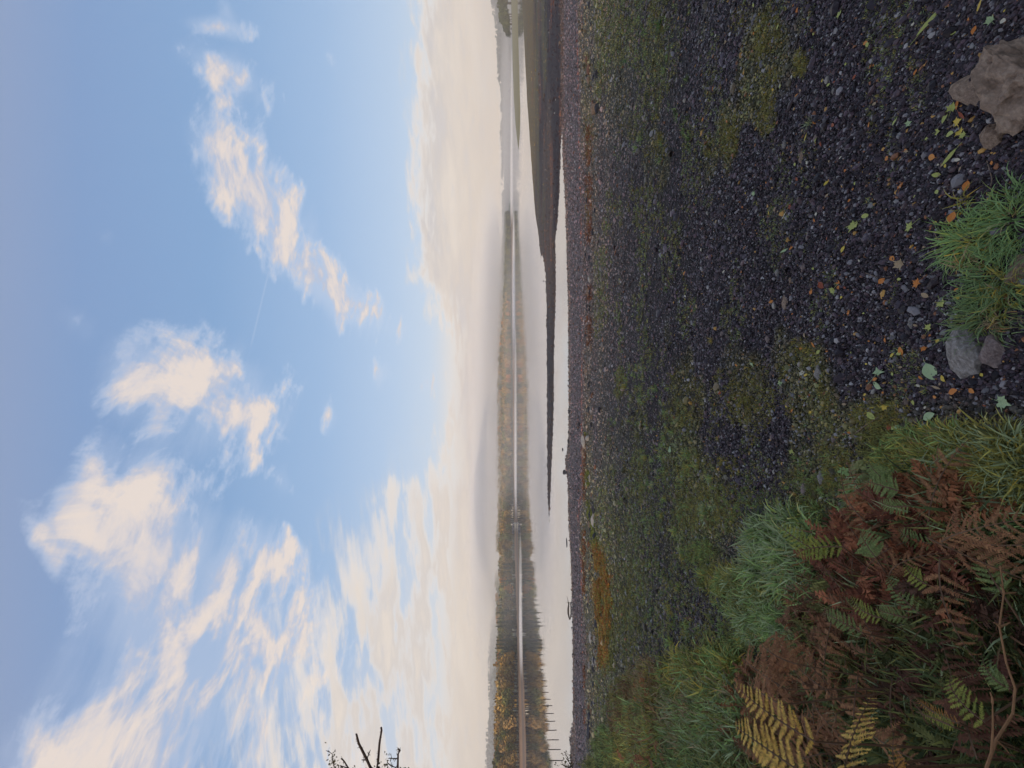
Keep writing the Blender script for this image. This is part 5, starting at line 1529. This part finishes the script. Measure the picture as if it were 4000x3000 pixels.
bracken(3900, 3000, 1.25, 'orange stalked bracken with two long orange yellow leaflets', [((3580, 2728, 1.4), (3760, 2835, 1.25), .03, 'orange', 18, .0), ((3590, 2790, 1.35), (3740, 2850, 1.25), .03, 'yellow green', 16, .0), ((3670, 2420, 1.5), (3832, 2976, 1.2), .12, 'dark brown', 20, .02)])
bracken(4000, 2650, 1.25, 'fresh green bracken shaded near the reddish bramble stem', [((3900, 2120, 1.35), (3930, 2320, 1.25), .075, 'green', 12), ((3730, 2640, 1.35), (3860, 2830, 1.2), .07, 'yellow green', 11), ((3850, 2560, 1.3), (3960, 2700, 1.2), .05, 'green', 11)])
bracken(3650, 2350, 1.5, 'green bracken spray rising out of the russet tangle', [((3480, 2250, 1.65), (3600, 2400, 1.5), .06, 'green', 13), ((3540, 2180, 1.6), (3660, 2300, 1.45), .055, 'yellow green', 12), ((3430, 2380, 1.65), (3560, 2420, 1.55), .05, 'green', 11)])
bracken(3450, 2560, 1.6, 'mottled green and yellow bracken in the middle of the bank', [((3230, 2400, 1.8), (3380, 2480, 1.65), .06, 'green', 13), ((3330, 2330, 1.75), (3450, 2420, 1.6), .055, 'yellow green', 12)])
bracken(3700, 2180, 1.5, 'small green bracken beside the fine grass and slab', [((3520, 2060, 1.65), (3650, 2130, 1.5), .05, 'green', 12), ((3620, 2010, 1.6), (3730, 2090, 1.45), .045, 'green', 11)])
# dry brown fronds: each plant at its own spot of the bank
rb = random.Random(31)
spots = [(3450, 2080, 'nearest the green ferns'), (3560, 2020, 'spilling towards the fine grass'), (3700, 2080, 'over the grass by the slab'), (3850, 2130, 'above the shaded green fern'), (3250, 2330, 'hanging over the pale grass'), (3350, 2450, 'in the middle of the bank'), (3180, 2400, 'at the outer edge of the bank'),
         (3480, 2280, 'below the yellow green arch'), (3600, 2250, 'deep in the tangle'), (3750, 2280, 'deep in the tangle by the bramble'), (3300, 2600, 'between pale grass and golden fern'), (3450, 2600, 'in the dark hollow'), (3550, 2450, 'above the dark hollow'), (3200, 2750, 'just beside the golden fern'),
         (2980, 2720, 'behind the golden fern'), (2850, 2770, 'standing tall in long grass'), (2900, 2900, 'at the picture edge before the long grass'), (3600, 2750, 'beneath the orange stalk'), (3650, 2980, 'lowest by the yellow fern'), (3400, 2850, 'under the leaning yellow frond'), (3050, 2950, 'below the broad golden fronds'), (3800, 2450, 'under the bramble stem')]
for i, (X_, Y_, wh) in enumerate(spots):
    if i in (1, 5, 8, 9, 12, 17, 21): continue
    d = float(np.interp(X_, [2800, 3200, 3600, 4000], [2.3, 1.95, 1.6, 1.3]))
    g = P3(X_ + 150, Y_, d); g.z = float(ground_z(np.array([g.x]), np.array([g.y]))[0])
    o = empty('bracken', g)
    hue = rb.choice(['brown', 'brown', 'dark brown'])
    tag(o, '%s withered bracken %s' % ('russet' if hue == 'brown' else 'dark russet', wh), 'fern', 'withered bracken')
    for k in range(rb.choice([2, 3, 3])):
        a = rb.uniform(0, 6.28); L = rb.uniform(0.22, 0.36); hgt = rb.uniform(0.10, 0.24)
        base = Vector(g) + Vector((math.cos(a) * 0.05, math.sin(a) * 0.05, hgt)); tip = base + Vector((math.cos(a) * L, math.sin(a) * L, rb.uniform(-0.08, 0.10)))
        frond(o, Vector(g), base, tip, rb.uniform(0.055, 0.10), hue, rb.choice([10, 11, 12]), rb.uniform(0.03, 0.09), seed=i * 10 + k)

# tangle of dead bracken, one mass
DEADM = m_inst('dead_bracken', 0.75, 0.2, trans=0.15, use_mesh_col=True)


def small_frond(name, seed):
    r = random.Random(seed); mb = MB(); mb.tube([(0, 0, 0), (0.5, 0, 0.12), (1, 0, 0.05)], [0.008, 0.006, 0.002], 3, (0.8, 0.6, 0.5))
    for i in range(13):
        t = 0.1 + 0.88 * i / 13; z = 0.24 * t * (1 - t) * 2 + 0.05 * t * t; L = 0.34 * (1 - t) ** 0.8 + 0.03
        for sg in (-1, 1):
            dx_ = L * 0.4; k = r.uniform(0.6, 1.35); n = 5; V = [(t, 0, z)]
            e = Vector((t + dx_, sg * L, z - r.uniform(-.05, .16)))
            for j in range(1, n):
                q = j / n; p = Vector((t, 0, z)).lerp(e, q); w = 0.05 * (1 - q) + 0.008
                V += [(p.x - w, p.y, p.z + r.uniform(-.02, .02)), (p.x + w, p.y, p.z)]
            V.append(tuple(e))
            Fc = [(0, 1, 2)] + [(2 * j - 1, 2 * j + 1, 2 * j + 2, 2 * j) for j in range(1, n - 1)] + [(2 * n - 3, 2 * n - 1, 2 * n - 2)]
            mb.add(V, Fc, (k, k * 0.95, k * 0.95))
    return mb.mesh(name, DEADM)


SF = [proto('dead_frond', small_frond('dead_frond', 1600 + i)) for i in range(4)]
acc = [patch(3550, 2200, 330, 230, 420, .10, [(0.272, 0.120, 0.072), (0.192, 0.080, 0.056), (0.144, 0.064, 0.048)], 61), patch(3350, 2500, 230, 260, 240, .10, [(0.240, 0.128, 0.080), (0.160, 0.096, 0.064), (0.144, 0.160, 0.064)], 62), patch(3780, 2600, 260, 420, 330, .09, [(0.112, 0.056, 0.045), (0.080, 0.048, 0.038), (0.096, 0.120, 0.048)], 63),
       patch(3050, 2800, 170, 220, 160, .12, [(0.256, 0.136, 0.080), (0.160, 0.088, 0.056)], 64), patch(2520, 2720, 70, 90, 50, .12, [(0.256, 0.120, 0.056), (0.224, 0.160, 0.080)], 65), patch(3700, 2000, 260, 70, 120, .07, [(0.272, 0.128, 0.072)], 66), patch(2560, 2950, 120, 80, 50, .15, [(0.256, 0.128, 0.080)], 67)]
x, y, z, hh, c = [np.concatenate([a[i] for a in acc]) for i in range(5)]; n = len(x); c = c * np.array((1.15, 1.0, 0.75))
s_ = R2.uniform(0.09, 0.19, n)
scatter('dead_bracken_tangle', SF, np.stack([x, y, z + R2.uniform(0, 1, n) * hh * 1.2], -1), np.stack([R2.normal(0, .35, n), R2.normal(-.25, .35, n), R2.uniform(0, 6.28, n)], -1), np.stack([s_] * 3, -1), c, R2.integers(0, 4, n))

# low broad-leaved weeds under the ferns, one mass
WEEDM = m_inst('weed_leaf', 0.45, 0.4, trans=0.2, vary=0.4)


def rosette(name, seed):
    r = random.Random(seed); mb = MB()
    for i in range(7):
        a = i * 0.9 + r.uniform(-.3, .3); L = r.uniform(0.5, 1.0); w = L * 0.30; e = r.uniform(0.1, 0.7); c, s = math.cos(a), math.sin(a)
        V = []
        for t, q in ((0, 0.1), (0.3, 0.75), (0.6, 1.0), (0.85, 0.6), (1.0, 0.0)):
            zz = e * t - 0.4 * t * t
            for sg in ((-1, 1) if q > 0 else (0,)):
                V.append((c * t * L - s * sg * w * q, s * t * L + c * sg * w * q, zz + abs(sg) * 0.06))
        mb.add(V, [(0, 1, 3, 2), (2, 3, 5, 4), (4, 5, 7, 6), (6, 7, 8)])
    return mb.mesh(name, WEEDM)


RO = [proto('rosette', rosette('rosette', 1700 + i)) for i in range(3)]
acc = [patch(3250, 2420, 170, 220, 260, .07, [LG, YG, (0.28, 0.27, 0.05), OG], 71), patch(3550, 2700, 330, 280, 300, .06, [(0.07, 0.13, 0.07), (0.10, 0.17, 0.09), DG], 72), patch(3000, 2650, 150, 100, 80, .06, [LG, BG], 73), patch(3450, 1900, 160, 100, 80, .04, [LG, OG], 74), patch(3850, 2250, 120, 300, 160, .06, [(0.08, 0.13, 0.08), DG], 75)]
x, y, z, hh, c = [np.concatenate([a[i] for a in acc]) for i in range(5)]; n = len(x); s_ = R2.uniform(0.02, 0.045, n)
scatter('undergrowth_weeds', RO, np.stack([x, y, z + R2.uniform(0.2, 1, n) * hh], -1), np.stack([R2.normal(0, .4, n), R2.normal(0, .4, n), R2.uniform(0, 6.28, n)], -1), np.stack([s_] * 3, -1), c, R2.integers(0, 3, n))

# ------------------------------------------------------------------ bramble stem across the lower corner
M_BRAM = m_plain('bramble_bark', (0.27, 0.14, 0.065), 0.6, 0.1, 0.45, 40)
bp = [P3(a, b_, d) for a, b_, d in ((3925, 2215, 1.15), (3940, 2325, 1.13), (3922, 2458, 1.12), (3950, 2600, 1.11), (3985, 2700, 1.10), (3976, 2800, 1.09), (3910, 2904, 1.08), (3872, 3010, 1.07), (3850, 3200, 1.05))]
g = Vector((bp[-1].x - 0.05, bp[-1].y, float(ground_z(np.array([bp[-1].x - 0.05]), np.array([bp[-1].y]))[0])))
o = empty('bramble', g); tag(o, 'reddish bramble stem with short side shoots crossing the dark corner', 'bramble')
mb = MB(); mb.tube([p - g for p in bp] + [Vector((0, 0, 0))], [0.0015, 0.0018, 0.0022, 0.0025, 0.0028, 0.0031, 0.0035, 0.0038, 0.0041, 0.0043], 6)
obj('stem', mb.mesh('stem', M_BRAM), o)
for a, b_, c_, d_, e_ in ((3940, 2325, 3990, 2322, 1.12), (3922, 2458, 3965, 2440, 1.11), (3922, 2458, 3900, 2440, 1.11), (3976, 2800, 4015, 2815, 1.08), (3940, 2325, 3925, 2290, 1.12), (3890, 2960, 3895, 2760, 1.07), (3895, 2760, 3885, 2715, 1.07), (3910, 2904, 3960, 2955, 1.07)):
    mb = MB(); mb.tube([P3(a, b_, e_) - g, P3((a + c_) / 2 + 4, (b_ + d_) / 2, e_) - g, P3(c_, d_, e_) - g], [0.003, 0.0024, 0.0014], 5); obj('side_shoot', mb.mesh('side_shoot', M_BRAM), o)

# ------------------------------------------------------------------ shrub rooted just outside the picture, its tips reaching in
M_SB = m_plain('shrub_bark', (0.045, 0.028, 0.024), 0.8)
M_SL = m_leafy('shrub_leaf', [(0.045, 0.045, 0.02), (0.09, 0.08, 0.03), (0.12, 0.07, 0.035)], 0.6, 0.2)
D = 3.3
sg = P3(2850, 3230, D); sg.z = float(ground_z(np.array([sg.x]), np.array([sg.y]))[0])
sh = empty('shrub', sg); tag(sh, 'bare topped shrub whose dark cut twigs reach in against the sky', 'shrub')
rs = random.Random(2)
brs = [
    [(2850, 3230), (2300, 3180), (1800, 3120), (1560, 3050), (1451, 3000), (1434, 2962), (1403, 2900), (1394, 2864)],
    [(1434, 2962), (1443, 2940), (1448, 2926)], [(1434, 2965), (1415, 2964)],
    [(1700, 3090), (1540, 3040), (1474, 2992), (1478, 2976), (1483, 2907), (1486, 2884), (1492, 2850), (1490, 2838)],
    [(1800, 3120), (1640, 3060), (1556, 3010), (1555, 2983), (1556, 2941), (1564, 2929), (1556, 2921)],
    [(1555, 2990), (1546, 2995), (1528, 2987), (1514, 2976)], [(1556, 2960), (1540, 2960), (1520, 2958)],
    [(1600, 3080), (1420, 3040), (1364, 2998), (1347, 2970), (1336, 2957)], [(1364, 2998), (1330, 2985)], [(1470, 3040), (1430, 2995)],
    [(2600, 3210), (2300, 3060), (2240, 3010), (2222, 2975), (2207, 2938)], [(2240, 3010), (2190, 2985)], [(2230, 2990), (2232, 2950)],
    [(1640, 3090), (1330, 3030), (1306, 2985), (1300, 2940), (1285, 2930)],
]
for bi, br in enumerate(brs):
    mb = MB(); dd = D + (bi % 4) * 0.03
    pts = [P3(a, b_, D if k == 0 else dd) - sg for k, (a, b_) in enumerate(br)]; n = len(pts)
    r0 = 0.020 if bi == 0 else 0.011 if n > 6 else 0.0075 if n > 4 else 0.005; r1 = 0.0075 if bi in (0, 3) else 0.005 if bi in (4, 7) else 0.003
    if bi > 9: r0, r1 = 0.006, 0.0018
    mb.tube(pts, [r0 + (r1 - r0) * i / (n - 1) for i in range(n)], 6)
    for k in range(n * 2):
        i = rs.randrange(max(1, n - 4), n) if n > 4 else rs.randrange(1, n); p = pts[i - 1].lerp(pts[i], rs.random())
        a = Vector((rs.uniform(-1, 1), rs.uniform(-.5, .5), rs.uniform(-.3, 1))).normalized() * rs.uniform(0.012, 0.028)
        mb.tube([p, p + a], [0.004, 0.001], 4)
    obj('branch', mb.mesh('branch', M_SB), sh)
lm = MB(); lm.add([(0, 0, 0), (0.28, 0.4, 0.05), (0, 1, 0), (-0.28, 0.4, 0.05)], [(0, 1, 2, 3)]); lme = lm.mesh('leaf', M_SL)
for (X_, Y_, rx, ry, n) in ((1302, 2965, 28, 40, 46), (1318, 2992, 30, 20, 26), (1504, 2985, 34, 18, 40), (1520, 2955, 22, 22, 14), (2212, 2965, 22, 30, 30), (2222, 2990, 22, 16, 26), (1600, 2998, 30, 8, 8), (2178, 2992, 8, 12, 6), (1385, 2996, 10, 8, 5)):
    for k in range(n):
        p = P3(X_ + rs.gauss(0, rx * 0.5), Y_ + rs.gauss(0, ry * 0.5), D + rs.uniform(-.08, .08)) - sg
        obj('leaf', lme, sh, p, (rs.uniform(-1.2, 1.2), rs.uniform(-1.2, 1.2), rs.uniform(0, 6.28)), rs.uniform(0.014, 0.028))

# ------------------------------------------------------------------ wooded bank behind the viewer: it shades this shore from the low sun
n = 420
xb = R2.uniform(-170, 120, n); yb = -15 - R2.uniform(0, 1, n) * 22
bk = np.array([(-200, -14, 3.2), (200, -14, 3.2), (200, -60, 12), (-200, -60, 12)])
tag(obj('bank_behind', mesh_np('bank_behind', bk, np.array([[0, 1, 2, 3]]), M_MOOR)), kind='structure')
zb = 3.2 + (-yb - 14) * 0.19
hb = R2.uniform(5.5, 7.5, n)
scatter('wood_behind', ICROWN, np.stack([xb, yb, zb - 1.6], -1), np.stack([0 * xb, 0 * xb, R2.uniform(0, 6.28, n)], -1), np.stack([hb * .95, hb * .95, hb], -1), np.array((0.07, 0.065, 0.03)) * R2.uniform(.7, 1.3, (n, 1)), R2.integers(0, 4, n))
print('fronds', NFR[0], 'objects', len(SC.objects))
